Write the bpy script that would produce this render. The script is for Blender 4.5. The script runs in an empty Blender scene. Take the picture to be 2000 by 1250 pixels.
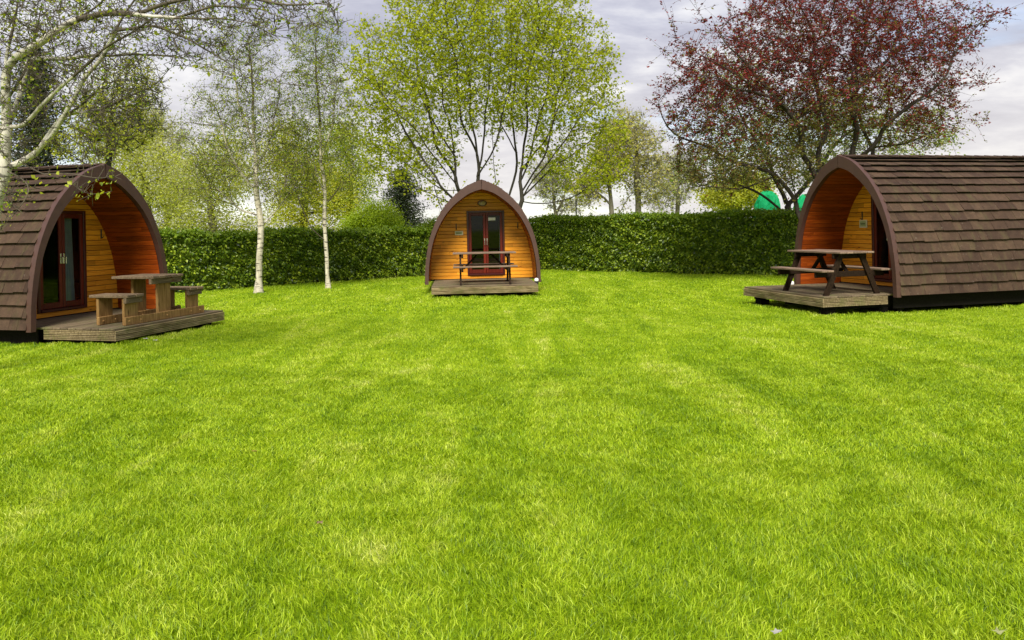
import bpy, math, random
import numpy as np
from mathutils import Matrix, Vector
R = math.radians
rnd = random.Random(7)
rng = np.random.default_rng(11)
S = bpy.context.scene
COL = S.collection

# ------------------------------------------------------------------ camera
F = 1444.0          # focal length in pixels of the 2000 px wide photograph
EYE = 1.6
ROLL = R(-1.1)
cd = bpy.data.cameras.new('camera'); cam = bpy.data.objects.new('camera', cd); COL.objects.link(cam)
cd.sensor_width = 36.0; cd.sensor_fit = 'HORIZONTAL'; cd.lens = 36.0 * F / 2000.0
cd.shift_y = -178.0 / 2000.0
cd.clip_start = 0.05; cd.clip_end = 2000
cam.matrix_world = Matrix.Translation((0, 0, EYE)) @ Matrix.Rotation(R(90), 4, 'X') @ Matrix.Rotation(ROLL, 4, 'Z')
S.camera = cam
# ------------------------------------------------------------------ light
SUN_EL, SUN_AZ = 47.0, 183.0      # azimuth clockwise from +Y: behind the camera, a little to its right
W = bpy.data.worlds.new('World'); S.world = W; W.use_nodes = True
nt = W.node_tree; nt.nodes.clear()
def N(t, typ, **kw):
    n = t.nodes.new(typ)
    for k, v in kw.items():
        if k in n.inputs.keys() if isinstance(k, str) else False: n.inputs[k].default_value = v
        else: setattr(n, k, v)
    return n
wo = N(nt, 'ShaderNodeOutputWorld'); bg = N(nt, 'ShaderNodeBackground'); bg.inputs[1].default_value = 0.12
sky = N(nt, 'ShaderNodeTexSky'); sky.sky_type = 'NISHITA'; sky.sun_disc = False
sky.sun_elevation = R(SUN_EL); sky.sun_rotation = R(SUN_AZ)
tc = N(nt, 'ShaderNodeTexCoord'); sep = N(nt, 'ShaderNodeSeparateXYZ')
nt.links.new(tc.outputs['Generated'], sep.inputs[0])
def math_(t, op, a, b=None, c=None):
    n = t.nodes.new('ShaderNodeMath'); n.operation = op
    for i, v in enumerate((a, b, c)):
        if v is None: continue
        if isinstance(v, (int, float)): n.inputs[i].default_value = v
        else: t.links.new(v, n.inputs[i])
    return n.outputs[0]
def mix(t, f, a, b, typ='MIX'):
    n = t.nodes.new('ShaderNodeMixRGB'); n.blend_type = typ
    for i, v in enumerate((f, a, b)):
        if isinstance(v, (int, float)): n.inputs[i].default_value = v if i == 0 else (v, v, v, 1)
        elif isinstance(v, tuple): n.inputs[i].default_value = v if len(v) == 4 else (*v, 1)
        else: t.links.new(v, n.inputs[i])
    return n.outputs[0]
def ramp(t, fac, stops, interp='LINEAR'):
    n = t.nodes.new('ShaderNodeValToRGB'); n.color_ramp.interpolation = interp
    e = n.color_ramp.elements
    while len(e) < len(stops): e.new(0.5)
    for i, (p, c) in enumerate(stops):
        e[i].position = p; e[i].color = (c, c, c, 1) if isinstance(c, (int, float)) else (*c, 1)
    t.links.new(fac, n.inputs[0]); return n.outputs[0]
def noise(t, vec, scale, detail=4, rough=.55, dist=0.0):
    n = t.nodes.new('ShaderNodeTexNoise'); n.inputs['Scale'].default_value = scale
    n.inputs['Detail'].default_value = detail; n.inputs['Roughness'].default_value = rough
    n.inputs['Distortion'].default_value = dist
    if vec is not None: t.links.new(vec, n.inputs['Vector'])
    return n.outputs[0]
zc = math_(nt, 'MAXIMUM', sep.outputs[2], 0.0)
den = math_(nt, 'ADD', zc, 0.22)
cx = math_(nt, 'DIVIDE', sep.outputs[0], den); cy = math_(nt, 'DIVIDE', sep.outputs[1], den)
cmb = N(nt, 'ShaderNodeCombineXYZ'); nt.links.new(cx, cmb.inputs[0]); nt.links.new(cy, cmb.inputs[1])
mp = N(nt, 'ShaderNodeMapping'); mp.inputs['Location'].default_value = (3.1, 1.7, 0.4); mp.inputs['Scale'].default_value = (1.0, 1.5, 1)
nt.links.new(cmb.outputs[0], mp.inputs[0])
n1 = noise(nt, mp.outputs[0], 1.1, 7, .55, .3)
n2 = noise(nt, mp.outputs[0], 2.7, 6, .6, .2)
shade = mix(nt, .45, n1, n2)
ccol = ramp(nt, shade, [(.36, (.36, .38, .51)), (.45, (.50, .51, .64)), (.53, (.70, .71, .82)), (.62, (1.05, 1.05, 1.08))])
low = ramp(nt, sep.outputs[2], [(0.0, 1.0), (.12, 0.6), (.26, 0.0)])
warm = mix(nt, math_(nt, 'MULTIPLY', low, .85), ccol, (1.0, .95, .90))
vs = N(nt, 'ShaderNodeVectorMath', operation='SCALE'); vs.inputs['Scale'].default_value = 2.75
nt.links.new(warm, vs.inputs[0])
cover = ramp(nt, n1, [(.28, .55), (.46, 1.0)])
fin = mix(nt, cover, sky.outputs[0], vs.outputs[0])
nt.links.new(fin, bg.inputs[0]); nt.links.new(bg.outputs[0], wo.inputs[0])
sl = bpy.data.lights.new('sun', 'SUN'); sl.energy = 2.2; sl.angle = R(26); sl.color = (1.0, .955, .88)
so = bpy.data.objects.new('sun', sl); COL.objects.link(so)
az = R(SUN_AZ); el = R(SUN_EL)
sd = Vector((math.sin(az) * math.cos(el), math.cos(az) * math.cos(el), math.sin(el)))
so.rotation_euler = sd.to_track_quat('Z', 'Y').to_euler()
V = S.view_settings; V.view_transform = 'Standard'; V.look = 'None'; V.exposure = 1.5; V.gamma = 1; V.use_curve_mapping = False

# ------------------------------------------------------------------ helpers
def at(px, py, D):
    """world point at distance D (along +Y) that the photograph shows at pixel px, py"""
    a = (px - 1000.0) / F; b = -(py - 625.0 + 178.0) / F
    c, s = math.cos(ROLL), math.sin(ROLL)
    x = a * c - b * s; z = a * s + b * c
    return (x * D, D, EYE + z * D)
def gx(px, D): return (px - 1000.0) / F * D
class MB:
    def __init__(s): s.v = []; s.f = []; s.mi = []
    def add(s, vs, fs, mi=0):
        o = len(s.v); s.v += [tuple(v) for v in vs]; s.f += [tuple(i + o for i in f) for f in fs]; s.mi += [mi] * len(fs)
    def box(s, x0, x1, y0, y1, z0, z1, M=None, mi=0):
        vs = [(x, y, z) for z in (z0, z1) for x, y in ((x0, y0), (x1, y0), (x1, y1), (x0, y1))]
        if M is not None: vs = [M @ Vector(v) for v in vs]
        s.add(vs, [(3, 2, 1, 0), (4, 5, 6, 7), (0, 1, 5, 4), (1, 2, 6, 5), (2, 3, 7, 6), (3, 0, 4, 7)], mi)
    def bbox(s, x0, x1, y0, y1, z0, z1, b=.006, M=None, mi=0):
        """box with chamfered long edges (all twelve)"""
        b = min(b, (x1 - x0) * .3, (y1 - y0) * .3, (z1 - z0) * .3)
        X = (x0, x1); Y = (y0, y1); Z = (z0, z1); vs = []; idx = {}
        for i in (0, 1):
            for j in (0, 1):
                for k in (0, 1):
                    sx, sy, sz = (1, -1)[i], (1, -1)[j], (1, -1)[k]
                    for a in range(3):
                        p = [X[i] + sx * b, Y[j] + sy * b, Z[k] + sz * b]
                        p[a] = (X[i], Y[j], Z[k])[a]
                        idx[i, j, k, a] = len(vs); vs.append(tuple(p))
        fs = []
        for a in range(3):
            o = [q for q in range(3) if q != a]
            for e in (0, 1):
                q = []
                for (m, n) in ((0, 0), (1, 0), (1, 1), (0, 1)):
                    c = [0, 0, 0]; c[a] = e; c[o[0]] = m; c[o[1]] = n
                    q.append(idx[(*c, a)])
                fs.append(q)
                if e == 0:
                    pass
        for a in range(3):                       # edges along axis a
            o = [q for q in range(3) if q != a]
            for m in (0, 1):
                for n in (0, 1):
                    c0 = [0, 0, 0]; c0[o[0]] = m; c0[o[1]] = n; c1 = list(c0); c1[a] = 1
                    fs.append([idx[(*c0, o[0])], idx[(*c1, o[0])], idx[(*c1, o[1])], idx[(*c0, o[1])]])
        for i in (0, 1):
            for j in (0, 1):
                for k in (0, 1): fs.append([idx[i, j, k, 0], idx[i, j, k, 1], idx[i, j, k, 2]])
        cen = Vector(((x0 + x1) / 2, (y0 + y1) / 2, (z0 + z1) / 2)); out = []
        for f in fs:
            p = [Vector(vs[q]) for q in f]; nrm = (p[1] - p[0]).cross(p[2] - p[0])
            c = sum(p, Vector()) / len(p)
            out.append(list(f) if nrm.dot(c - cen) > 0 else list(f)[::-1])
        if M is not None: vs = [M @ Vector(v) for v in vs]
        s.add(vs, out, mi)
    def beam(s, p, q, w, t, up=(0, 0, 1), b=.006):
        """chamfered timber from p to q; w across (perpendicular to up), t along up"""
        p = Vector(p); q = Vector(q); d = q - p; L = d.length; d.normalize(); u = Vector(up)
        r = d.cross(u).normalized(); u = r.cross(d).normalized()
        M = Matrix.Translation(p) @ Matrix((d, r, u)).transposed().to_4x4()
        s.bbox(0, L, -w / 2, w / 2, -t / 2, t / 2, b, M)
    def lathe(s, prof, seg=16, M=None, mi=0):
        o = []; fs = []; n = len(prof)
        for k in range(seg):
            a = 2 * math.pi * k / seg
            for r, z in prof: o.append((r * math.cos(a), r * math.sin(a), z))
        for k in range(seg):
            k2 = (k + 1) % seg
            for i in range(n - 1): fs.append((k * n + i, k2 * n + i, k2 * n + i + 1, k * n + i + 1))
        if M is not None: o = [M @ Vector(v) for v in o]
        s.add(o, fs, mi)
    def build(s, name, mats, parent=None, smooth=False):
        me = bpy.data.meshes.new(name); me.from_pydata(s.v, [], s.f)
        mats = mats if isinstance(mats, (list, tuple)) else [mats]
        for m in mats: me.materials.append(m)
        if len(mats) > 1: me.polygons.foreach_set('material_index', s.mi)
        if smooth: me.polygons.foreach_set('use_smooth', [True] * len(me.polygons))
        me.update(); return link(name, me, parent)
def link(name, me, parent=None):
    o = bpy.data.objects.new(name, me); COL.objects.link(o)
    if parent is not None: o.parent = parent
    return o
def npmesh(name, v, f, mats, parent=None, mi=None, smooth=False):
    """v (n,3), f (m,k) all faces with k corners"""
    me = bpy.data.meshes.new(name); v = np.asarray(v, np.float32); f = np.asarray(f, np.int32)
    me.vertices.add(len(v)); me.vertices.foreach_set('co', v.ravel())
    k = f.shape[1]; me.loops.add(f.size); me.loops.foreach_set('vertex_index', f.ravel())
    me.polygons.add(len(f)); me.polygons.foreach_set('loop_start', np.arange(0, f.size, k, dtype=np.int32))
    mats = mats if isinstance(mats, (list, tuple)) else [mats]
    for m in mats: me.materials.append(m)
    if mi is not None: me.polygons.foreach_set('material_index', np.asarray(mi, np.int32))
    if smooth: me.polygons.foreach_set('use_smooth', np.ones(len(f), bool))
    me.update(calc_edges=True)
    return link(name, me, parent)
def tag(o, label=None, cat=None, group=None, kind=None):
    if label: o['label'] = label
    if cat: o['category'] = cat
    if group: o['group'] = group
    if kind: o['kind'] = kind
    return o
def empty(name, loc, rz=0):
    o = bpy.data.objects.new(name, None); COL.objects.link(o); o.location = loc; o.rotation_euler = (0, 0, rz)
    o.empty_display_size = .2
    return o
def copy_tree(o, parent=None):
    c = o.copy(); COL.objects.link(c)
    if parent is not None: c.parent = parent
    for ch in list(o.children): copy_tree(ch, c)
    return c

# ------------------------------------------------------------------ materials
def mat(name):
    m = bpy.data.materials.new(name); m.use_nodes = True; t = m.node_tree
    b = t.nodes['Principled BSDF']; return m, t, b
def bump(t, b, h, strength=.3, dist=.01):
    n = t.nodes.new('ShaderNodeBump'); n.inputs['Strength'].default_value = strength; n.inputs['Distance'].default_value = dist
    t.links.new(h, n.inputs['Height']); t.links.new(n.outputs[0], b.inputs['Normal'])
def coords(t, scale=(1, 1, 1), kind='Object', rnd_off=True):
    c = t.nodes.new('ShaderNodeTexCoord'); m = t.nodes.new('ShaderNodeMapping'); m.inputs['Scale'].default_value = scale
    t.links.new(c.outputs[kind], m.inputs[0])
    if rnd_off:
        g = t.nodes.new('ShaderNodeNewGeometry'); v = t.nodes.new('ShaderNodeVectorMath'); v.operation = 'SCALE'
        cb = t.nodes.new('ShaderNodeCombineXYZ')
        for i in range(3): t.links.new(g.outputs['Random Per Island'], cb.inputs[i])
        t.links.new(cb.outputs[0], v.inputs[0]); v.inputs['Scale'].default_value = 37.0
        t.links.new(v.outputs[0], m.inputs['Location'])
    return m.outputs[0]
def island(t): return t.nodes.new('ShaderNodeNewGeometry').outputs['Random Per Island']
def plain(name, col, rough=.6, metal=0, spec=.5, var=.15):
    m, t, b = mat(name); v = coords(t, rnd_off=False)
    n = noise(t, v, 9, 4)
    k = ramp(t, n, [(.3, tuple(c * (1 - var) for c in col)), (.7, tuple(min(1, c * (1 + var)) for c in col))])
    t.links.new(k, b.inputs['Base Color']); b.inputs['Roughness'].default_value = rough; b.inputs['Metallic'].default_value = metal
    b.inputs['Specular IOR Level'].default_value = spec
    return m
def timber(name, c_dark, c_mid, c_light, scale=(2, 24, 24), rough=.6, knots=True, knotc=(.12, .035, .008), kscale=(1.6, 1, 5.5), kthr=.045, algae=None):
    m, t, b = mat(name)
    v = coords(t, scale); g = noise(t, v, 1.6, 6, .62, .6)
    iv = island(t)
    base = ramp(t, g, [(.28, c_dark), (.5, c_mid), (.75, c_light)])
    tone = ramp(t, iv, [(0, .68), (.5, 1.0), (1, 1.22)])
    c = mix(t, 1.0, base, tone, 'MULTIPLY')
    if knots:
        kv = coords(t, kscale); vo = t.nodes.new('ShaderNodeTexVoronoi'); vo.inputs['Scale'].default_value = 1.5
        t.links.new(kv, vo.inputs['Vector'])
        kr = ramp(t, vo.outputs['Distance'], [(kthr, 1.0), (kthr * 2.3, 0.0)])
        c = mix(t, math_(t, 'MULTIPLY', kr, .85), c, knotc)
    if algae:
        av = coords(t, (1, 1, 1), rnd_off=False); an = noise(t, av, 4.5, 6, .65)
        c = mix(t, ramp(t, an, [(.48, 0.0), (.68, .75)]), c, algae)
    t.links.new(c, b.inputs['Base Color']); b.inputs['Roughness'].default_value = rough
    b.inputs['Specular IOR Level'].default_value = .3 if rough < .6 else .1
    bump(t, b, g, .35, .004); return m
def leafmat(name, cols, trans=.45, rough=.5, gloss=.0, big=None):
    """cols: list of colours spread over the random value of each leaf"""
    m, t, b = mat(name); iv = island(t)
    c = ramp(t, iv, [(i / max(1, len(cols) - 1), k) for i, k in enumerate(cols)])
    if big:
        v = coords(t, rnd_off=False); n = noise(t, v, big[0], 3)
        c = mix(t, ramp(t, n, [(.38, 0.0), (.62, 1.0)]), c, mix(t, 1.0, c, big[1], 'MULTIPLY'))
    d = b; t.links.new(c, d.inputs['Base Color']); d.inputs['Roughness'].default_value = rough
    d.inputs['Specular IOR Level'].default_value = .3 + gloss
    tr = t.nodes.new('ShaderNodeBsdfTranslucent'); c2 = mix(t, 1.0, c, (1.25, 1.15, .6), 'MULTIPLY'); t.links.new(c2, tr.inputs[0])
    mx = t.nodes.new('ShaderNodeMixShader'); mx.inputs[0].default_value = trans
    t.links.new(d.outputs[0], mx.inputs[1]); t.links.new(tr.outputs[0], mx.inputs[2])
    t.links.new(mx.outputs[0], t.nodes['Material Output'].inputs[0]); return m
M = {}
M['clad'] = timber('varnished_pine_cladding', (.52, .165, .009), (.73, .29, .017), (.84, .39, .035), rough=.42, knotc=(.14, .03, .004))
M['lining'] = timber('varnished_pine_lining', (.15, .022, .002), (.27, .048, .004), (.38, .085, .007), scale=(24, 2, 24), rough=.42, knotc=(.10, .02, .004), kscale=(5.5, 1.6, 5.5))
M['weathered'] = timber('weathered_brown_timber', (.085, .055, .034), (.17, .115, .068), (.27, .19, .11), rough=.8, knotc=(.04, .02, .01))
M['table_dark'] = timber('dark_stained_timber', (.008, .004, .002), (.018, .010, .005), (.040, .023, .012), rough=.75, knots=False)
M['table_top'] = timber('worn_table_timber', (.12, .080, .055), (.22, .15, .105), (.32, .23, .165), scale=(2, 24, 24), rough=.75, knotc=(.08, .05, .03))
M['bench_light'] = timber('pale_rough_sawn_timber', (.15, .078, .024), (.28, .16, .056), (.42, .26, .10), scale=(22, 22, 2), rough=.8, knotc=(.07, .035, .015), kscale=(4, 4, 1.2))
M['bench_top'] = timber('weathered_plank_timber', (.085, .058, .036), (.17, .12, .072), (.27, .195, .12), scale=(2, 22, 22), rough=.8)
M['bench_dark'] = timber('brown_sawn_timber', (.10, .062, .035), (.18, .115, .06), (.27, .18, .10), scale=(22, 22, 2), rough=.8)  # brown sawn timber of the bed
M['deck'] = timber('weathered_deck_board', (.08, .056, .033), (.155, .115, .07), (.245, .19, .12), scale=(2, 30, 30), rough=.85, algae=(.13, .135, .05))
M['fascia'] = timber('grooved_deck_fascia', (.08, .056, .024), (.22, .165, .085), (.38, .30, .17), scale=(2, 30, 14), rough=.85, algae=(.12, .13, .035))
M['frame_wood'] = timber('shade_black_timber', (.006, .005, .005), (.012, .010, .008), (.022, .017, .013), rough=.9, knots=False)  # near-black: the shade under pods and decks is put into the colour
M['trim'] = plain('brown_arch_trim_paint', (.066, .029, .020), .5, var=.14)
M['red'] = plain('dark_red_door_paint', (.055, .006, .005), .32, var=.2)
M['redwood'] = timber('red_brown_door_stain', (.085, .007, .004), (.12, .012, .005), (.17, .024, .008), scale=(24, 24, 2), rough=.35, knots=False)
M['dark'] = plain('dark_interior', (.012, .010, .009), .9)
M['black'] = plain('black_metal', (.02, .02, .02), .4)
M['steel'] = plain('polished_steel', (.62, .6, .56), .25, metal=1)
M['bolt'] = plain('galvanised_bolt', (.5, .48, .42), .5, metal=.6)
M['white'] = plain('white_plastic', (.8, .79, .75), .4, var=.04)
M['cream'] = plain('cream_plaque', (.62, .55, .36), .5, var=.06)
M['plaque_green'] = plain('green_plaque_panel', (.32, .36, .16), .5, var=.06)
M['ink'] = plain('dark_lettering', (.06, .07, .015), .6)
M['curtain'] = plain('pale_curtain_cloth', (.55, .60, .55), .9, var=.08)
m, t, b = mat('porch_lamp_glass'); b.inputs['Base Color'].default_value = (.42, .33, .26, 1); b.inputs['Roughness'].default_value = .2; M['lampglass'] = m
t.links.new(ramp(t, noise(t, coords(t, rnd_off=False), 20), [(.3, (.36, .28, .22)), (.7, (.48, .40, .32))]), b.inputs['Base Color'])
# window glass: clear with a mirror-like share
m = bpy.data.materials.new('window_glass'); m.use_nodes = True; t = m.node_tree; t.nodes.clear()
o_ = t.nodes.new('ShaderNodeOutputMaterial'); tr = t.nodes.new('ShaderNodeBsdfTransparent'); tr.inputs[0].default_value = (.55, .6, .57, 1)
gl = t.nodes.new('ShaderNodeBsdfGlossy'); gl.inputs['Roughness'].default_value = .03; gl.inputs[0].default_value = (.45, .5, .45, 1)
fr = t.nodes.new('ShaderNodeFresnel'); fr.inputs[0].default_value = 1.5
gn = noise(t, coords(t, rnd_off=False), 3, 2); bm_ = t.nodes.new('ShaderNodeBump'); bm_.inputs['Strength'].default_value = .02; t.links.new(gn, bm_.inputs['Height']); t.links.new(bm_.outputs[0], gl.inputs['Normal'])
mx = t.nodes.new('ShaderNodeMixShader'); t.links.new(fr.outputs[0], mx.inputs[0]); t.links.new(tr.outputs[0], mx.inputs[1]); t.links.new(gl.outputs[0], mx.inputs[2]); t.links.new(mx.outputs[0], o_.inputs[0]); M['glass'] = m
# roof shingles
m, t, b = mat('brown_felt_shingle'); iv = island(t); v = coords(t, (1, 1, 1)); g = noise(t, v, 260, 2, .7); g2 = noise(t, v, 7, 5, .7)
gs = noise(t, coords(t, (40, 3, 3)), 1.2, 4, .6)
c = ramp(t, iv, [(0, (.042, .023, .014)), (.5, (.053, .030, .018)), (1, (.072, .043, .025))])
c = mix(t, 1.0, c, ramp(t, g, [(.3, .55), (.7, 1.45)]), 'MULTIPLY'); c = mix(t, 1.0, c, ramp(t, g2, [(.3, .7), (.7, 1.3)]), 'MULTIPLY')
ln = noise(t, coords(t, rnd_off=False), 24, 5, .75); c = mix(t, ramp(t, ln, [(.63, 0.0), (.72, .7)]), c, (.26, .22, .17)); ms = noise(t, coords(t, (1, 3, 1), rnd_off=False), 2.2, 5, .7); c = mix(t, ramp(t, ms, [(.52, 0.0), (.72, .5)]), c, (.085, .075, .028))
t.links.new(c, b.inputs['Base Color']); b.inputs['Roughness'].default_value = .88; b.inputs['Specular IOR Level'].default_value = .25
bump(t, b, g, .5, .004); M['shingle'] = m
# bark
def barkmat(name, c1, c2, marks=None, scale=(14, 14, 3)):
    m, t, b = mat(name); v = coords(t, scale, rnd_off=False); g = noise(t, v, 1.3, 6, .7)
    c = ramp(t, g, [(.32, c1), (.68, c2)])
    if marks:
        g2 = noise(t, coords(t, (4, 4, 20), rnd_off=False), 1.0, 4, .65)
        c = mix(t, ramp(t, g2, [(.55, 0.0), (.60, .92)]), c, marks)
    t.links.new(c, b.inputs['Base Color']); b.inputs['Roughness'].default_value = .85
    bump(t, b, g, .6, .012); return m
M['birch'] = barkmat('silver_birch_bark', (.36, .33, .26), (.66, .62, .52), (.07, .06, .045))
M['birch_far'] = barkmat('pale_birch_bark', (.30, .26, .18), (.66, .60, .46), (.05, .038, .026))
M['birch_twig'] = barkmat('brown_birch_twig', (.045, .034, .022), (.12, .095, .06))
M['bark'] = barkmat('grey_brown_bark', (.014, .012, .007), (.045, .038, .022))
M['bark_dark'] = barkmat('dark_bark', (.020, .014, .010), (.055, .040, .028))
M['bark_pale'] = barkmat('pale_grey_bark', (.09, .078, .055), (.20, .175, .13))
# leaves
M['l_maple'] = leafmat('fresh_maple_leaf', [(.23, .30, .008), (.34, .41, .012), (.45, .51, .022), (.57, .60, .06)], .6)
M['l_birch'] = leafmat('young_birch_leaf', [(.26, .31, .015), (.38, .43, .03), (.50, .54, .07)], .55)
M['l_plum'] = leafmat('purple_plum_leaf', [(.085, .010, .012), (.17, .018, .020), (.29, .035, .036), (.15, .06, .03)], .4)
M['l_plum_green'] = leafmat('bronze_green_leaf', [(.10, .12, .015), (.17, .18, .03), (.20, .13, .04), (.28, .30, .07)], .4)
M['l_willow'] = leafmat('yellow_green_leaf', [(.36, .42, .03), (.50, .56, .06), (.66, .70, .16)], .6)
M['l_grey'] = leafmat('grey_green_leaf', [(.30, .32, .13), (.44, .46, .22), (.56, .57, .34)], .5)
M['l_green'] = leafmat('mid_green_leaf', [(.10, .17, .008), (.17, .26, .012), (.26, .36, .02)], .45)
M['l_shrub'] = leafmat('bright_green_leaf', [(.20, .30, .010), (.29, .40, .015), (.38, .48, .03)], .45)
M['l_conifer'] = leafmat('dark_conifer_needle', [(.012, .022, .008), (.025, .040, .014), (.05, .06, .02)], .1)
M['l_yellow'] = leafmat('pale_yellow_leaf', [(.36, .34, .07), (.48, .44, .12), (.55, .50, .2)], .5)
M['l_olive'] = leafmat('olive_leaf', [(.28, .29, .015), (.39, .39, .02), (.48, .48, .05)], .45)
M['hedge'] = leafmat('hedge_leaf', [(.016, .042, .003), (.060, .115, .007), (.14, .215, .012), (.27, .36, .028)], .22, .42, .15, big=(1.3, (1.5, 1.35, 1.0)))
M['hedge_new_lit'] = leafmat('young_lit_hedge_leaf', [(.10, .18, .010), (.17, .27, .015), (.26, .36, .025)], .45, .5)  # young growth; its pale tone also carries the brightness of the hedge top
M['netting'] = leafmat('green_netting_cloth', [(.0, .36, .12), (.01, .46, .17)], .35, .7)

# grass
def grass_color(t, pos_kind='Object'):
    v = coords(t, (1, 1, 1), rnd_off=False)
    a = noise(t, v, 1.1, 5, .65, .8); b2 = noise(t, v, 5.3, 4, .65)
    mp = coords(t, (1.5, .30, 1), rnd_off=False); mp.node.inputs['Rotation'].default_value = (0, 0, R(24)); st = noise(t, mp, 1.0, 3, .5, 1.2)
    f = mix(t, .42, mix(t, .5, a, b2), st)
    return ramp(t, f, [(.36, (.200, .325, .004)), (.46, (.285, .420, .006)), (.55, (.375, .505, .014)), (.64, (.49, .57, .06))]), b2
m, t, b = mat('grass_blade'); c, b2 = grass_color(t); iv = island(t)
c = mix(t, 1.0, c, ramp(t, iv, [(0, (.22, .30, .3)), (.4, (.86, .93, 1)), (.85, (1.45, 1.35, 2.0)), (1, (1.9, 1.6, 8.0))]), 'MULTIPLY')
t.links.new(c, b.inputs['Base Color']); b.inputs['Roughness'].default_value = .5; b.inputs['Specular IOR Level'].default_value = .35
tr = t.nodes.new('ShaderNodeBsdfTranslucent'); t.links.new(mix(t, 1.0, c, (1.3, 1.15, .6), 'MULTIPLY'), tr.inputs[0])
mx = t.nodes.new('ShaderNodeMixShader'); mx.inputs[0].default_value = .45
t.links.new(b.outputs[0], mx.inputs[1]); t.links.new(tr.outputs[0], mx.inputs[2]); t.links.new(mx.outputs[0], t.nodes['Material Output'].inputs[0]); M['grass'] = m
m, t, b = mat('lawn_ground'); c, b2 = grass_color(t)
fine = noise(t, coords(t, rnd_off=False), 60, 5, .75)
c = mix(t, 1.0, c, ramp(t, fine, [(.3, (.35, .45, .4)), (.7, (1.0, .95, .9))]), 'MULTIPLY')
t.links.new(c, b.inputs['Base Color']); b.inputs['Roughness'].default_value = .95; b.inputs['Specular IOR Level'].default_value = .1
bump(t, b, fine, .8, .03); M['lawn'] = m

# ------------------------------------------------------------------ ground
def gz(x, y):
    return .018 * np.sin(x * .55 + 1.3) * np.cos(y * .43) + .012 * np.sin(x * 1.3 - y * .9) 
def axis(a, b, n, far):
    core = np.linspace(a, b, n); return np.concatenate([[-far, -far / 3, -far / 9], core, [far / 9, far / 3, far]])
xs = axis(-34, 34, 70, 900); ys = np.concatenate([[-900, -200, -40], np.linspace(-10, 60, 71), [120, 300, 900]])
X, Y = np.meshgrid(xs, ys); Z = gz(X, Y) * (np.abs(X) < 34) * (Y > -10) * (Y < 60)
v = np.stack([X, Y, Z], -1).reshape(-1, 3); nx = len(xs); ny = len(ys)
i, j = np.meshgrid(np.arange(nx - 1), np.arange(ny - 1)); q = (j * nx + i).ravel()
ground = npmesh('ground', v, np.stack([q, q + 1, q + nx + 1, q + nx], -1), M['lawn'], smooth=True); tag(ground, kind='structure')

PODS = {  # origin of arch foot line, yaw
    'left': ((-6.79, 12.34, -.035), R(75.0)),
    'mid': ((-.75, 18.65, 0.0), R(4.0)),
    'right': ((6.31, 14.20, .045), R(-76.1)),
}
def blades(n, d0, d1, hmin, hmax, wmul, seg):
    """grass blades between distances d0 and d1 from the camera foot"""
    half = .74
    y = np.sqrt(rng.uniform(d0 * d0, d1 * d1, n)) if d0 > 0 else rng.uniform(d0, d1, n)
    x = rng.uniform(-1, 1, n) * (half * y + .9)
    cl = .5 + .25 * np.sin(x * 2.1 + 1.7 * np.sin(y * 1.3)) + .25 * np.sin(y * 2.7 + 1.9 * np.sin(x * 1.1 + 2))
    cl2 = .5 + .5 * np.sin(x * 9.1 + 2.2 * np.sin(y * 7.3)) * np.sin(y * 8.7 + 1.9 * np.sin(x * 6.1 + 2))
    keep = rng.uniform(0, 1, n) < (.66 + .08 * cl + .3 * cl2)
    for (o, a) in PODS.values():
        lx = (x - o[0]) * math.cos(a) + (y - o[1]) * math.sin(a); ly = -(x - o[0]) * math.sin(a) + (y - o[1]) * math.cos(a)
        keep &= ~((np.abs(lx) < 1.2) & (ly > -1.3) & (ly < 4.8)) & ~((np.abs(lx) < 1.42) & (ly > 0.2) & (ly < 4.7))
    x, y, cl, cl2 = x[keep], y[keep], cl[keep], cl2[keep]; n = len(x)
    h = rng.uniform(hmin, hmax, n) * (.86 + .05 * cl + .22 * cl2); w = rng.uniform(.0022, .0045, n) * wmul
    a = rng.uniform(0, 2 * np.pi, n)
    flow = 2.2 * np.sin(x * 4.1 + np.sin(y * 3.7) * 2) + 2.0 * np.sin(y * 5.1 + x * 2.4)
    la = flow + rng.normal(0, 1.5, n); lean = np.abs(rng.normal(.6, .45, n)) * h
    lx, ly = np.cos(la) * lean, np.sin(la) * lean
    z = gz(x, y) - .004; c, s = np.cos(a) * w, np.sin(a) * w
    P = lambda fx, fh, k: np.stack([x + lx * fx + c * k, y + ly * fx + s * k, z + h * fh], -1)
    if seg == 2:
        vs = np.stack([P(0, 0, -1), P(0, 0, 1), P(.38, .62, -.8), P(.38, .62, .8), P(1.15, .95, 0)], 1).reshape(-1, 3)
        b0 = (np.arange(n) * 5)[:, None]
        f = np.concatenate([b0 + [0, 1, 3], b0 + [0, 3, 2], b0 + [2, 3, 4]])
    else:
        vs = np.stack([P(0, 0, -1), P(0, 0, 1), P(.9, 1, 0)], 1).reshape(-1, 3)
        f = (np.arange(n) * 3)[:, None] + [0, 1, 2]
    return vs, f
allv = []; allf = []; off = 0
for args in ((330000, 2.2, 5.0, .018, .046, .62, 2), (420000, 5.0, 8.5, .018, .042, .85, 2), (400000, 8.5, 14, .018, .036, 1.5, 1), (380000, 14, 31, .020, .038, 3.4, 1)):
    vs, f = blades(*args); allv.append(vs); allf.append(f + off); off += len(vs)
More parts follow.
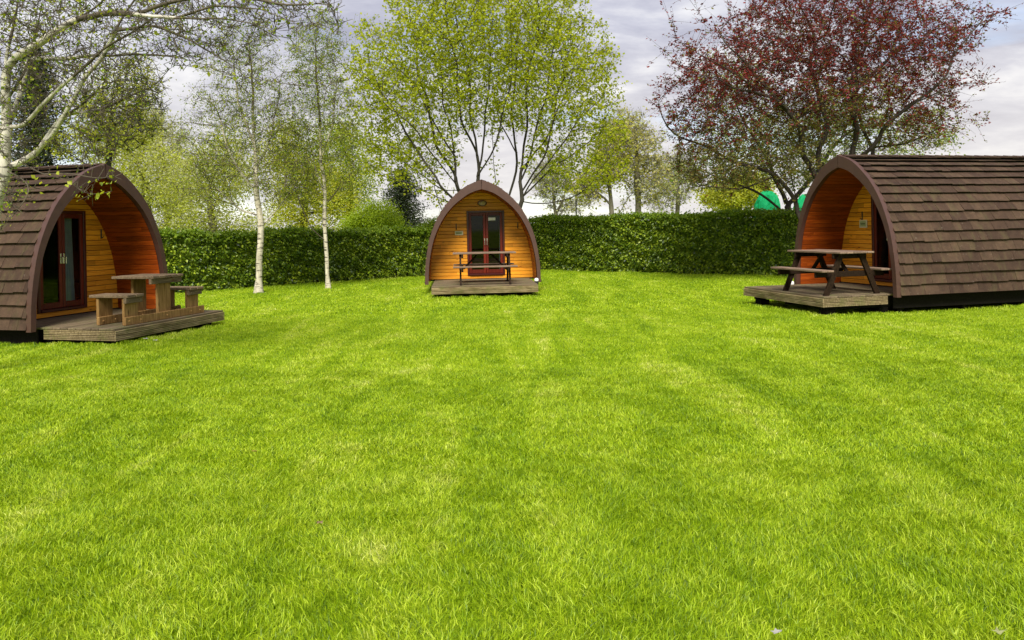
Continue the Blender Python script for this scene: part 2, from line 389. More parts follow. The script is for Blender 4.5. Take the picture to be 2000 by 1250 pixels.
def fringe(lines, per_m, h0, h1):
    X, Y = [], []
    for (x0, y0), (x1, y1) in lines:
        n = int(math.hypot(x1 - x0, y1 - y0) * per_m); u = rng.uniform(0, 1, n)
        X.append(x0 + (x1 - x0) * u + rng.normal(0, .035, n)); Y.append(y0 + (y1 - y0) * u + rng.normal(0, .035, n))
    x = np.concatenate(X); y = np.concatenate(Y); n = len(x)
    h = rng.uniform(h0, h1, n) * (.5 + .5 * np.abs(np.sin(x * 7 + y * 5))); w = rng.uniform(.003, .005, n) * 1.3; a = rng.uniform(0, 6.28, n); la = rng.uniform(0, 6.28, n); ln = rng.uniform(.1, .6, n) * h
    z = gz(x, y) - .005; c, s_ = np.cos(a) * w, np.sin(a) * w
    P = lambda fx, fh, k: np.stack([x + np.cos(la) * ln * fx + c * k, y + np.sin(la) * ln * fx + s_ * k, z + h * fh], -1)
    vs = np.stack([P(0, 0, -1), P(0, 0, 1), P(.38, .62, -.8), P(.38, .62, .8), P(1.15, .95, 0)], 1).reshape(-1, 3); b0 = (np.arange(n) * 5)[:, None]
    return vs, np.concatenate([b0 + [0, 1, 3], b0 + [0, 3, 2], b0 + [2, 3, 4]])
lines = []
for (o, a) in PODS.values():
    T = lambda x, y: (o[0] + x * math.cos(a) - y * math.sin(a), o[1] + x * math.sin(a) + y * math.cos(a))
    lines += [(T(-1.28, -1.36), T(1.28, -1.36)), (T(1.29, -1.36), T(1.29, 0)), (T(-1.29, -1.36), T(-1.29, 0)), (T(1.36, 0), T(1.36, 4.8)), (T(-1.36, 0), T(-1.36, 4.8))]
for cx_, cy_, rr_ in ((gx(503, 20), 20, .13), (gx(639, 20.8), 20.8, .10)):
    lines += [((cx_ + rr_ * math.cos(k), cy_ + rr_ * math.sin(k)), (cx_ + rr_ * math.cos(k + 1), cy_ + rr_ * math.sin(k + 1))) for k in range(6)]
lines += [((-9.3, 19.9), (-2.7, 26.4)), ((1.0, 28.1), (8.4, 21.7))]
vs, f = fringe(lines, 420, .03, .075); allv.append(vs); allf.append(f + off); off += len(vs)
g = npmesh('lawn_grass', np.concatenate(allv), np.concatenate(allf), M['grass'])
tag(g, 'short bright green mown grass covering the lawn', 'grass', kind='stuff')

# ------------------------------------------------------------------ camping pods
ZB = .27; H = 2.553
PROF = [(1.44, 0), (1.415, .5), (1.335, 1.0), (1.215, 1.385), (1.03, 1.76), (.80, 2.06), (.47, 2.35), (.24, 2.475), (0, H)]
_hs = np.array([p[1] for p in PROF]); 
def catmull(P, k=10):
    P = [np.array(p, float) for p in P]; Q = [2 * P[0] - P[1]] + P + [2 * P[-1] - P[-2]]; out = []
    for i in range(1, len(Q) - 2):
        for s in range(k):
            u = s / k; a, b, c, d = Q[i - 1], Q[i], Q[i + 1], Q[i + 2]
            out.append(.5 * ((2 * b) + (-a + c) * u + (2 * a - 5 * b + 4 * c - d) * u * u + (-a + 3 * b - 3 * c + d) * u ** 3))
    out.append(P[-1]); return np.array(out)
OUT = catmull(PROF)                         # right half: (half width, height above arch foot)
def offset(P, d):
    T = np.gradient(P, axis=0); T /= np.linalg.norm(T, axis=1)[:, None]; Nn = np.stack([-T[:, 1], T[:, 0]], 1)  # inward normal
    d = np.broadcast_to(d, len(P))[:, None]; q = P + Nn * d; q[0, 1] = 0; q[-1, 0] = 0
    q[-1, 1] = P[-1, 1] - float(d[-1, 0]) * 1.05; q[:, 0] = np.maximum(q[:, 0], 0); return q
TH = .068 + .13 * (OUT[:, 1] / H) ** 2.6
INN = offset(OUT, TH)                       # inner edge of the trim
def hw(P, h):                               # half width of a profile at height h
    return float(np.interp(h, P[:, 1], P[:, 0]))
LIN = offset(OUT, TH * .95 + .012)           # porch lining surface
ARC = np.concatenate([[0], np.cumsum(np.linalg.norm(np.diff(OUT, axis=0), axis=1))])
def on(P, s): return np.array([np.interp(s, ARC, P[:, 0]), np.interp(s, ARC, P[:, 1])])
LEN = 4.8; RECESS = 1.05
def make_pod(curtain, plaque, lamp, white_panel, name='camping_pod'):
    root = empty(name, (0, 0, 0))
    # shell of overlapping shingles
    r_ = random.Random(3); mb = MB(); nC = 17; step = ARC[-1] / nC
    for side in (-1, 1):
        for c in range(nC):
            s0 = c * step; s1 = min(ARC[-1], s0 + step * 1.12)
            y = .045 - r_.uniform(0, .2)
            wav = r_.uniform(0, 6)
            while y < LEN - .02:
                w = r_.uniform(.15, .33); y0 = max(.045, y); y1 = min(LEN - .02, y + w - .003); y += w
                if y1 - y0 < .03: continue
                drop = r_.uniform(-.006, .010); lift = .036 + r_.uniform(-.003, .008)
                pts = []
                for (s, lo) in ((s0 - (drop if c else 0), lift), (s1, -.016)):
                    s = max(0, s); p = on(OUT, s); q = on(OUT, min(ARC[-1], s + .01)); tt = q - p
                    tt = tt / (np.linalg.norm(tt) + 1e-9); nn = np.array([tt[1], -tt[0]])
                    pts.append((p + nn * lo, p + nn * (lo - .013)))
                (a, a2), (b, b2) = pts
                vs = [(side * a[0], y0, ZB + a[1]), (side * a[0], y1, ZB + a[1]), (side * b[0], y1, ZB + b[1]), (side * b[0], y0, ZB + b[1]),
                      (side * a2[0], y0, ZB + a2[1]), (side * a2[0], y1, ZB + a2[1]), (side * b2[0], y1, ZB + b2[1]), (side * b2[0], y0, ZB + b2[1])]
                mb.add(vs, [(0, 1, 2, 3), (0, 4, 5, 1), (0, 3, 7, 4), (1, 5, 6, 2), (4, 7, 6, 5)])
    # ridge caps
    y = .05
    while y < LEN - .05:
        a = min(y + .25, LEN)
        for sx in (-1, 1):
            p = on(OUT, ARC[-1] - .13)
            mb.add([(0, y, ZB + H + .045), (0, a, ZB + H + .036), (sx * p[0], a, ZB + p[1] + .030), (sx * p[0], y, ZB + p[1] + .040),
                    (0, y, ZB + H + .02), (sx * p[0], y, ZB + p[1] + .012)], [(0, 1, 2, 3), (0, 3, 5, 4)])
        y += .24
    mb.build('shingle_roof', M['shingle'], root)
    # solid shell below the shingles
    mb = MB(); n = len(OUT); ins = offset(OUT, .04); rr = offset(OUT, .022)
    for sx in (-1, 1):
        for P, m_ in ((rr, 0), (ins, 0)):
            vs = [(sx * p[0], y, ZB + p[1]) for y in (.02, LEN - .02) for p in P]
            mb.add(vs, [(i, i + 1, n + i + 1, n + i) for i in range(n - 1)])
    mb.build('shell', M['dark'], root)
    # arch trims
    for sx in (-1, 1):
        for (yy0, yy1, nm) in ((-.035, .055, 'arch_trim'),) + (((LEN - .05, LEN + .03, 'rear_trim'),)):
            mb = MB(); o = offset(OUT, -.022).copy(); o[-1] = (0.0, H + .034); o[0, 1] = 0; ii = INN.copy(); o[-1, 0] = .007; ii[-1, 0] = .007
            n = len(o)
            P = [(sx * p[0], yy0, ZB - .03 + p[1] * (1 + .03 / H)) for p in o] + [(sx * p[0], yy0, ZB - .03 + p[1] * (1 + .03 / H)) for p in ii]
            P += [(x, yy1, z) for x, _, z in P]
            fs = []
            for i in range(n - 1):
                fs += [(i, i + 1, n + i + 1, n + i), (2 * n + i, 3 * n + i, 3 * n + i + 1, 2 * n + i + 1), (i, 2 * n + i, 2 * n + i + 1, i + 1), (n + i, n + i + 1, 3 * n + i + 1, 3 * n + i)]
            fs += [(0, n, 3 * n, 2 * n), (n - 1, 3 * n - 1, 4 * n - 1, 2 * n - 1)]
            mb.add(P, fs); mb.build(nm, M['trim'], root)
    # porch lining boards, along the depth of the porch
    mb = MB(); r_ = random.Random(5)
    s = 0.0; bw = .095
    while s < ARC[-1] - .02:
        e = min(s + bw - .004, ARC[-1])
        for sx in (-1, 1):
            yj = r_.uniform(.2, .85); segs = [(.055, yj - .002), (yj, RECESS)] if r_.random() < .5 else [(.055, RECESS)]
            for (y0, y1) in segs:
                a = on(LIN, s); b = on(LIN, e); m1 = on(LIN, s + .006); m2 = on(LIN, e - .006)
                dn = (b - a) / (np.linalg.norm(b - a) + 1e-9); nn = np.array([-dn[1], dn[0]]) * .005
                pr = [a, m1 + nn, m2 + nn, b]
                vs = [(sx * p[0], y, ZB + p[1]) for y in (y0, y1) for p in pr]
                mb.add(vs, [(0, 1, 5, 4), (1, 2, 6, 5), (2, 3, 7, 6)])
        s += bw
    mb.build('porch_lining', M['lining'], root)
    # end walls of horizontal boards
    DX0, DX1, DZ0, DZ1 = -.38, .62, .115, 1.83      # door opening (heights above the arch foot)
    mb = MB(); r_ = random.Random(9)
    h = .02; bh = .092
    while h < H - .12:
        h1 = min(h + bh - .007, H - .1)
        w0 = hw(LIN, h) - .002; w1 = hw(LIN, h1) - .002
        spans = [(-1, 1)]
        runs = [(-w0, -w1, DX0, DX0), (DX1, DX1, w0, w1)] if DZ0 - .04 < h and h1 < DZ1 + .02 else [(-w0, -w1, w0, w1)]
        for (a0, a1, b0, b1) in runs:
            cuts = [a0, b0]
            if r_.random() < .45 and b0 - a0 > .5: cuts = [a0, r_.uniform(a0 + .2, b0 - .2), b0]
            for k in range(len(cuts) - 1):
                x0, x1 = cuts[k], cuts[k + 1]; t0 = a1 if k == 0 else x0; t1 = b1 if k == len(cuts) - 2 else x1 - .002
                x1b = x1 if k == len(cuts) - 2 else x1 - .002; d = r_.uniform(-.001, .001)
                yf = RECESS - .012 + d; g = .006
                vs = [(x0, yf + g, ZB + h), (x1b, yf + g, ZB + h), (x1b, yf, ZB + h + g), (x0, yf, ZB + h + g), (t1, yf, ZB + h1 - g), (t0, yf, ZB + h1 - g), (t1, yf + g, ZB + h1), (t0, yf + g, ZB + h1)]
                mb.add(vs, [(0, 1, 2, 3), (3, 2, 4, 5), (5, 4, 6, 7)])
        h += bh
    mb.build('front_wall', M['clad'], root)
    mb = MB()                                       # dark backing behind the boards, with the door opening left out
    for (a, b, c, d) in ((0, DZ0, -9, 9), (DZ1, H - .03, -9, 9), (DZ0, DZ1, -9, DX0), (DZ0, DZ1, DX1, 9)):
        k = 12
        for i in range(k):
            h0 = a + (b - a) * i / k; h1 = a + (b - a) * (i + 1) / k
            wa, wb = hw(rr, h0), hw(rr, h1)
            mb.add([(max(c, -wa), RECESS + .006, ZB + h0), (min(d, wa), RECESS + .006, ZB + h0), (min(d, wb), RECESS + .006, ZB + h1), (max(c, -wb), RECESS + .006, ZB + h1)], [(0, 1, 2, 3)])
    mb.build('wall_backing', M['dark'], root)
    mb = MB(); P = [(sx * p[0], LEN - .03, ZB + p[1]) for sx in (1,) for p in rr] + [(-p[0], LEN - .03, ZB + p[1]) for p in rr[::-1][1:]]
    mb.add(P, [tuple(range(len(P)))]); mb.build('rear_wall', M['clad'], root)
    # base
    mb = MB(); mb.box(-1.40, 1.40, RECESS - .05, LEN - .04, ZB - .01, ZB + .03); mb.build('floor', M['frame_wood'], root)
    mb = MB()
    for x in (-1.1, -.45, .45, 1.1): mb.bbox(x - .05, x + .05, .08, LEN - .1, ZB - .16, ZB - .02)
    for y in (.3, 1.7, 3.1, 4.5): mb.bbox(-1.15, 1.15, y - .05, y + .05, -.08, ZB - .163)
    for sx in (-1, 1): mb.bbox(sx * 1.22 - .012, sx * 1.22 + .012, .09, LEN - .06, .02, ZB - .022)  # dark strip down each side, standing in for the shaded void
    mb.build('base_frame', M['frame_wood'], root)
    # door frame
    z0, z1 = ZB + DZ0, ZB + DZ1; y0, y1 = RECESS - .045, RECESS + .04
    mb = MB(); fw = .055
    mb.bbox(DX0, DX0 + fw, y0, y1, z0, z1); mb.bbox(DX1 - fw, DX1, y0, y1, z0, z1)
    mb.bbox(DX0 + fw, DX1 - fw, y0, y1, z1 - fw, z1); mb.bbox(DX0 + fw, DX1 - fw, y0 - .02, y1, z0, z0 + .045)
    mb.build('door_frame', M['red'], root)
    mid = (DX0 + DX1) / 2
    for k, (a, b) in enumerate(((DX0 + fw + .003, mid - .003), (mid + .003, DX1 - fw - .003))):
        mb = MB(); yy0, yy1 = RECESS - .03, RECESS + .015; zz0, zz1 = z0 + .05, z1 - fw - .004; st = .062
        mb.bbox(a, a + st, yy0, yy1, zz0, zz1); mb.bbox(b - st, b, yy0, yy1, zz0, zz1)
        mb.bbox(a + st, b - st, yy0, yy1, zz1 - .075, zz1); mb.bbox(a + st, b - st, yy0, yy1, zz0, zz0 + .10)
        d = mb.build('door', M['redwood'], root)
        g = MB(); g.add([(a + st, RECESS - .006, zz0 + .10), (b - st, RECESS - .006, zz0 + .10), (b - st, RECESS - .006, zz1 - .075), (a + st, RECESS - .006, zz1 - .075)], [(0, 1, 2, 3)]); g.build('glass_pane', M['glass'], d)
        hx = (b - .03) if k == 0 else (a + .03)
        hb = MB(); hb.bbox(hx - .012, hx + .012, yy0 - .008, yy0, z0 + .80, z0 + .98)
        hb.lathe([(0, 0), (.009, 0), (.009, .045), (0, .045)], 8, Matrix.Translation((hx, yy0 - .005, z0 + .91)) @ Matrix.Rotation(R(90), 4, 'X'))
        hb.bbox(hx - .008, hx + .008, yy0 - .056, yy0 - .040, z0 + .80, z0 + .92); hb.build('handle', M['steel'], d)
        if k == 1 and white_panel:
            nb = MB(); nb.box(a + st + .01, a + st + .20, RECESS - .012, RECESS - .009, zz1 - .205, zz1 - .13); nb.build('white_panel', M['white'], d)  # small white panel near the top of the right pane
    # curtain just behind the right-hand pane
    mb = MB(); cw, cx0 = curtain; n = 26
    for i in range(n):
        for j in (0, 1):
            u = (i + j) / n
        u0, u1 = i / n, (i + 1) / n
        f = lambda u, h: (cx0 + cw * (u - .5) * (.55 + .45 * abs(1 - h * 1.15)), RECESS + .10 + .018 * math.sin(u * 26), z0 + .03 + (z1 - z0 - .12) * h)
        for q in range(6):
            mb.add([f(u0, q / 6), f(u1, q / 6), f(u1, (q + 1) / 6), f(u0, (q + 1) / 6)], [(0, 1, 2, 3)])
    mb.build('curtain', M['curtain'], root, True)
    mb = MB(); mb.bbox(-1.1, 1.1, RECESS + .5, RECESS + 2.6, ZB + .28, ZB + .52, .05); mb.build('bed', M['bench_dark'], root)
    # furniture of the porch
    if lamp:
        mb = MB(); MM = Matrix.Translation((.04, RECESS - .012, ZB + 2.03)) @ Matrix.Rotation(R(90), 4, 'X') @ Matrix.Diagonal((1.5, .95, 1, 1))
        mb.lathe([(.0, .0), (.085, .0), (.085, .02), (.075, .03), (.0, .03)], 24, MM); o = mb.build('porch_lamp', M['trim'], root, False)
        mb = MB(); mb.lathe([(.068, .03), (.062, .05), (.04, .066), (.0, .072)], 24, MM); mb.build('diffuser', M['lampglass'], o, True)
    if plaque:
        x0, x1, zz0, zz1 = plaque
        mb = MB(); mb.bbox(x0, x1, RECESS - .03, RECESS - .012, ZB + zz0, ZB + zz1, .004)
        o = mb.build('name_plaque', M['cream'], root)
        mb = MB(); mb.box(x0 + .028, x1 - .028, RECESS - .032, RECESS - .0305, ZB + zz0 + .026, ZB + zz1 - .026); p2 = mb.build('plaque_panel', M['plaque_green'], o)
        mb = MB(); r_ = random.Random(2); x = x0 + .04; zc = ZB + (zz0 + zz1) / 2
        while x < x1 - .05:                         # a line of lettering too small to read
            w = r_.uniform(.008, .013); mb.box(x, x + w, RECESS - .0345, RECESS - .0325, zc - .012 + r_.uniform(0, .003), zc + .012 - r_.uniform(0, .004)); x += w + .004
        mb.build('lettering', M['ink'], o)
    for x in (-.66, .98):
        mb = MB(); mb.bbox(x - .012, x + .012, RECESS - .03, RECESS - .012, ZB + 1.33, ZB + 1.50, .004)
        mb.beam((x, RECESS - .035, ZB + 1.34), (x, RECESS - .075, ZB + 1.37), .016, .016); mb.build('wall_hook', M['black'], root)
    return root
def place(o, key): o.location = PODS[key][0]; o.rotation_euler = (0, 0, PODS[key][1]); return o
grp = 'arched camping pods round the lawn'
p = place(make_pod((.34, .36), (-.74, -.52, 1.17, 1.33), True, False), 'right')
tag(p, 'camping pod at the right edge with its brown shingled side facing the lawn', 'camping pod', grp)
p = place(make_pod((.12, .53), (-.70, -.48, 1.19, 1.30), True, True), 'mid')
tag(p, 'camping pod standing between the two hedges, seen from straight in front', 'camping pod', grp)
p = place(make_pod((.26, .37), None, False, False), 'left')
tag(p, 'camping pod behind the white birch branches, with a pale curtain in its door', 'camping pod', grp)

# ------------------------------------------------------------------ decks
def make_deck(key, label, x0=-1.25, x1=1.25, y0=-1.33):
    root = place(empty('timber_deck', (0, 0, 0)), key)
    zt = ZB + .015; mb = MB(); y = y0 + .0; r_ = random.Random(hash(key) % 97 if False else len(key))
    while y < RECESS - .12:
        mb.bbox(x0, x1, y + .003, y + .137, zt - .028, zt + r_.uniform(-.001, .002), .004); y += .141
    mb.build('deck_boards', M['deck'], root)
    mb = MB()                                       # two grooved boards, one over the other, on three sides
    def grooved(p, q, z0, z1, nrm):
        n = 3; p = Vector(p); q = Vector(q); nv = Vector(nrm); prof = []
        hh = (z1 - z0) / n
        for i in range(n):
            prof += [(-.012, z0 + i * hh + .0015), (.010, z0 + i * hh + .004), (.010, z0 + (i + 1) * hh - .004), (-.012, z0 + (i + 1) * hh - .0015)]
        prof = [(-.022, z0)] + prof + [(-.022, z1)]
        k = len(prof); vs = [tuple(e + nv * a) [:2] + (z,) for e in (p, q) for a, z in prof]
        mb.add(vs, [(i, k + i, k + i + 1, i + 1) for i in range(k - 1)] + [tuple(range(k)), tuple(range(2 * k - 1, k - 1, -1))])
    for (za, zb) in ((.105, .178), (.182, zt - .03)):
        grooved((x0, y0 - .012, 0), (x1, y0 - .012, 0), za, zb, (0, -1, 0))
        grooved((x1 - .01, y0, 0), (x1 - .01, -.04, 0), za, zb, (1, 0, 0))
        grooved((x0 + .01, y0, 0), (x0 + .01, -.04, 0), za, zb, (-1, 0, 0))
    mb.build('fascia', M['fascia'], root)
    mb = MB()
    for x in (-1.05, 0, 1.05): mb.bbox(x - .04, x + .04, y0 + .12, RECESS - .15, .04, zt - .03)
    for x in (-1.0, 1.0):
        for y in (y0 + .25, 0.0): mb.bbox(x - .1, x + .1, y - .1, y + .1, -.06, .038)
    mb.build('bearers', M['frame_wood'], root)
    tag(root, label, 'deck', 'timber decks in front of the pods'); return root
make_deck('left', 'low grooved timber deck carrying the rail-based table and two small benches')
make_deck('mid', 'low timber deck under the picnic table of the pod between the hedges')
make_deck('right', 'low grooved timber deck under the dark-legged picnic table at the right')
DZ = ZB + .017

# small round-headed lamp on the grass beside two of the decks
def make_spot():
    root = empty('garden_light', (0, 0, 0))
    mb = MB(); mb.lathe([(0, -.05), (.016, -.05), (.016, .26), (0, .26)], 10); mb.build('stake', M['black'], root)
    mb = MB(); mb.lathe([(0, .20), (.05, .20), (.062, .24), (.062, .33), (.05, .345), (0, .345)], 18); mb.build('housing', M['black'], root, False)
    mb = MB(); mb.lathe([(.066, .33), (.07, .35), (.066, .385), (.045, .41), (0, .42)], 18); mb.build('cap', M['white'], root, True)
    return root
def local(key, x, y, z=0):
    o, a = PODS[key]; return (o[0] + x * math.cos(a) - y * math.sin(a), o[1] + x * math.sin(a) + y * math.cos(a), o[2] + z)
sp = make_spot(); sp.location = local('mid', 1.33, -.18, 0)
tag(sp, 'small white-capped garden light beside the deck of the pod between the hedges', 'garden light', 'white-capped garden lights')
sp.scale = (.8, .8, .85); s2 = copy_tree(sp); s2.location = local('right', -1.36, -.16, 0)
tag(s2, 'small white-capped garden light seen beneath the dark-legged picnic table', 'garden light', 'white-capped garden lights')

# ------------------------------------------------------------------ A-frame picnic tables
def make_picnic(L=1.52, sep=1.08, mt='table_top', ml='table_dark'):
    root = empty('picnic_table', (0, 0, 0))
    ht, hb = .76, .45
    mb = MB(); r_ = random.Random(4)
    for k in range(5):
        y = -.345 + k * .14; dx = r_.uniform(-.01, .01); mb.bbox(-L / 2 + dx, L / 2 + dx, y, y + .132, ht - .034, ht, .006)
    mb.build('tabletop', M[mt], root)
    for s in (-1, 1):
        mb = MB()
        for k in range(2):
            y = s * .60 - .12 + k * .125; mb.bbox(-L / 2, L / 2, y, y + .118, hb - .034, hb, .006)
        mb.build('bench_seat', M[mt], root)
        x = s * sep / 2
        mb = MB(); mb.bbox(x - .022, x + .022, -.34, .34, ht - .125, ht - .036); mb.build('top_batten', M[ml], root)
        mb = MB(); mb.bbox(x - .022, x + .022, -.70, .70, hb - .135, hb - .036); mb.build('cross_beam', M[ml], root)
        for sy in (-1, 1):
            mb = MB(); xo = x + s * .046
            p0 = Vector((xo, sy * .52, 0)); p1 = Vector((xo, sy * .20, ht - .04)); hy = .052
            vs = []
            for xx in (xo - .022, xo + .022):
                vs += [(xx, p0.y - hy, 0), (xx, p0.y + hy, 0), (xx, p1.y + hy, p1.z), (xx, p1.y - hy, p1.z)]
            mb.add(vs, [(3, 2, 1, 0), (4, 5, 6, 7), (0, 1, 5, 4), (1, 2, 6, 5), (2, 3, 7, 6), (3, 0, 4, 7)])
            for zz in (hb - .085, ht - .08):
                u = zz / (ht - .04); yy = p0.y + (p1.y - p0.y) * u
                mb.lathe([(0, 0), (.012, 0), (.010, .008), (0, .009)], 8, Matrix.Translation((xo + s * .022, yy, zz)) @ Matrix.Rotation(R(90 * s), 4, 'Y'))
            mb.build('leg', M[ml], root)
        mb = MB(); mb.beam((x - s * .03, 0, hb - .09), (x - s * .36, 0, ht - .06), .07, .04); mb.build('brace', M[ml], root)
    return root
pt = make_picnic(); pt.location = local('right', .52, -.66, DZ); pt.rotation_euler = (0, 0, PODS['right'][1])
tag(pt, 'dark-legged A-frame picnic table on the deck of the pod with the shingled side', 'picnic table', 'A-frame picnic tables on decks')
p2 = copy_tree(pt); p2.location = local('mid', 0.02, -.62, DZ); p2.rotation_euler = (0, 0, PODS['mid'][1])
tag(p2, 'A-frame picnic table in front of the dark red doors between the hedges', 'picnic table', 'A-frame picnic tables on decks')

# ------------------------------------------------------------------ table with two benches on floor rails (left pod)
root = empty('picnic_bench_set', (0, 0, 0)); root.location = local('left', 0, 0, DZ); root.rotation_euler = (0, 0, PODS['left'][1])
XF = -1.19          # front face of the front legs (local y), towards the lawn
def slab(mb, x0, x1, y0, y1, z0, z1): mb.bbox(x0, x1, y0, y1, z0, z1, .007)
def unit(xc, w, h, legw, ln, seatname, thick=.045):
    mb = MB(); k = max(2, round(w / .15)); e = w / k
    for i in range(k): slab(mb, xc - w / 2 + i * e + .003, xc - w / 2 + (i + 1) * e - .003, XF - .09, XF - .09 + ln, h - thick, h)
    mb.build(seatname, M['bench_top'], root)
    mb = MB(); slab(mb, xc - w / 2, xc + w / 2, XF - .055, XF - .003, h - thick - .085, h - thick - .002)
    for bx in (-.32, .32): mb.lathe([(0, 0), (.011, 0), (.009, .007), (0, .008)], 8, Matrix.Translation((xc + bx * w, XF - .055, h - thick - .045)) @ Matrix.Rotation(R(90), 4, 'X'))
    mb.build('batten', [M['bench_top']], root)
    mb = MB(); slab(mb, xc - legw / 2, xc + legw / 2, XF, XF + .05, .0, h - thick - .003); mb.build('leg', M['bench_light'], root)
    mb = MB(); slab(mb, xc - legw / 2, xc + legw / 2, XF + .475, XF + .525, .0, h - thick - .003); mb.build('leg', M['bench_light'], root)
unit(-.76, .34, .46, .28, .72, 'bench_seat'); unit(.63, .34, .46, .28, .72, 'bench_seat'); unit(-.05, .70, .71, .29, .80, 'tabletop')
for y in (XF - .05, XF + .43 - .003):
    mb = MB(); slab(mb, -.94, .86, y, y + .045, 0, .125)
    for x in (-.86, -.62, -.05, .52, .74): mb.lathe([(0, 0), (.017, 0), (.014, .009), (0, .010)], 8, Matrix.Translation((x, y, .06)) @ Matrix.Rotation(R(90), 4, 'X'))
    mb.build('floor_rail', M['bench_light'], root)
tag(root, 'chunky wooden table joined by floor rails to two small benches', 'picnic table')

# ------------------------------------------------------------------ vegetation
def unit_rand(n):
    v = rng.normal(size=(n, 3)); return v / np.linalg.norm(v, axis=1)[:, None]
def leaves(P, size, aspect=.6, droop=.3, jitter=.35, flat=.5):
    """kite-shaped folded leaves at points P: two triangles each"""
    n = len(P); s = size * rng.uniform(1 - jitter, 1 + jitter, n)[:, None]
    d = unit_rand(n); d[:, 2] = d[:, 2] * (1 - flat) - droop; d /= np.linalg.norm(d, axis=1)[:, None]
    u = unit_rand(n); w = np.cross(d, u); w /= np.linalg.norm(w, axis=1)[:, None] + 1e-9
    nn = np.cross(d, w)
    a = P; b = P + d * s * .45 + w * s * aspect * .5 + nn * s * .10; c = P + d * s; e = P + d * s * .45 - w * s * aspect * .5 + nn * s * .10
    v = np.stack([a, b, c, e], 1).reshape(-1, 3); k = (np.arange(n) * 4)[:, None]
    return v, np.concatenate([k + [0, 1, 2], k + [0, 2, 3]])
def cloud(spec, n, shell=.0):
    """attraction points inside ellipsoids: (cx,cy,cz,rx,ry,rz,weight)"""
    out = []; wsum = sum(s[6] for s in spec)
    for s in spec:
        k = int(n * s[6] / wsum); p = unit_rand(k) * (rng.uniform(shell, 1, k) ** (1 / 2.4))[:, None]
        out.append(p * np.array(s[3:6]) + np.array(s[:3]))
    return np.concatenate(out)
def grow(stems, A, step=.25, infl=2.0, kill=.35, iters=90, bias=(0, 0, .15), wob=.12, maxn=9000, crook=.25):
    """space colonisation from given stems (lists of points; the first of each later stem is joined to the nearest node)"""
    pos = []; par = []
    for st in stems:
        pts = [np.array(st[0], float)]; tl = 0.0; ph = rng.uniform(0, 6.28, 6)
        for a, b in zip(st[:-1], st[1:]):
            a = np.array(a, float); b = np.array(b, float); k = max(1, int(np.linalg.norm(b - a) / step))
            for i in range(1, k + 1):
                d_ = tl + np.linalg.norm(b - a) * i / k; w_ = crook * min(1, d_ / (step * 6)) * step
                pts.append(a + (b - a) * i / k + rng.normal(0, step * .05, 3) + w_ * np.array([math.sin(d_ / step * .55 + ph[0]) + .5 * math.sin(d_ / step * 1.3 + ph[1]), math.sin(d_ / step * .5 + ph[2]), .4 * math.sin(d_ / step * .6 + ph[3])]))
            tl += float(np.linalg.norm(b - a))
        if not pos: pos.append(pts[0]); par.append(-1); last = 0
        else:
            d = np.linalg.norm(np.array(pos) - pts[0], axis=1); last = int(np.argmin(d))
            if d[last] > 1e-3: pos.append(pts[0]); par.append(last if d[last] < step * 3 else -1); last = len(pos) - 1
        for q in pts[1:]: pos.append(q); par.append(last); last = len(pos) - 1
    P = np.zeros((maxn + 500, 3)); n = len(pos); P[:n] = pos; PR = np.full(maxn + 500, -1, int); PR[:n] = par
    nch = np.zeros(maxn + 500, int); bias = np.array(bias)
    A = A.copy(); D = np.full(len(A), 1e9); I = np.zeros(len(A), int)
    def upd(lo, hi):
        for a in range(lo, hi, 200):
            b = min(hi, a + 200); dd = np.linalg.norm(A[:, None] - P[None, a:b], axis=2); k = dd.argmin(1); m = dd[np.arange(len(A)), k]
            w = m < D; D[w] = m[w]; I[w] = k[w] + a
    upd(0, n)
    for it in range(iters):
        if len(A) == 0 or n > maxn - 400: break
        act = D < infl
        if not act.any(): break
        idx = I[act]; v = A[act] - P[idx]; v /= np.linalg.norm(v, axis=1)[:, None] + 1e-9
        acc = np.zeros((n, 3)); np.add.at(acc, idx, v); nodes = np.unique(idx); nodes = nodes[nch[nodes] < 3]
        if len(nodes) == 0: break
        nodes = nodes[:400]
        d = acc[nodes]; d /= np.linalg.norm(d, axis=1)[:, None] + 1e-9; d = d + bias + rng.normal(0, wob, d.shape); d /= np.linalg.norm(d, axis=1)[:, None]
        m = len(nodes); P[n:n + m] = P[nodes] + d * step; PR[n:n + m] = nodes; nch[nodes] += 1
        upd(n, n + m); n += m
        keep = D > kill; A = A[keep]; D = D[keep]; I = I[keep]
    return P[:n], PR[:n]
def radii(P, PR, tip, trunk, e=2.2):
    n = len(P); r = np.zeros(n)
    acc = np.zeros(n)
    for i in range(n - 1, -1, -1):                  # children always come after parents
        r[i] = max(tip, acc[i] ** (1 / e)) if acc[i] > 0 else tip
        if PR[i] >= 0: acc[PR[i]] += r[i] ** e
    k = math.log(trunk / tip) / math.log(max(1.01, r.max() / tip)); return tip * (r / tip) ** k
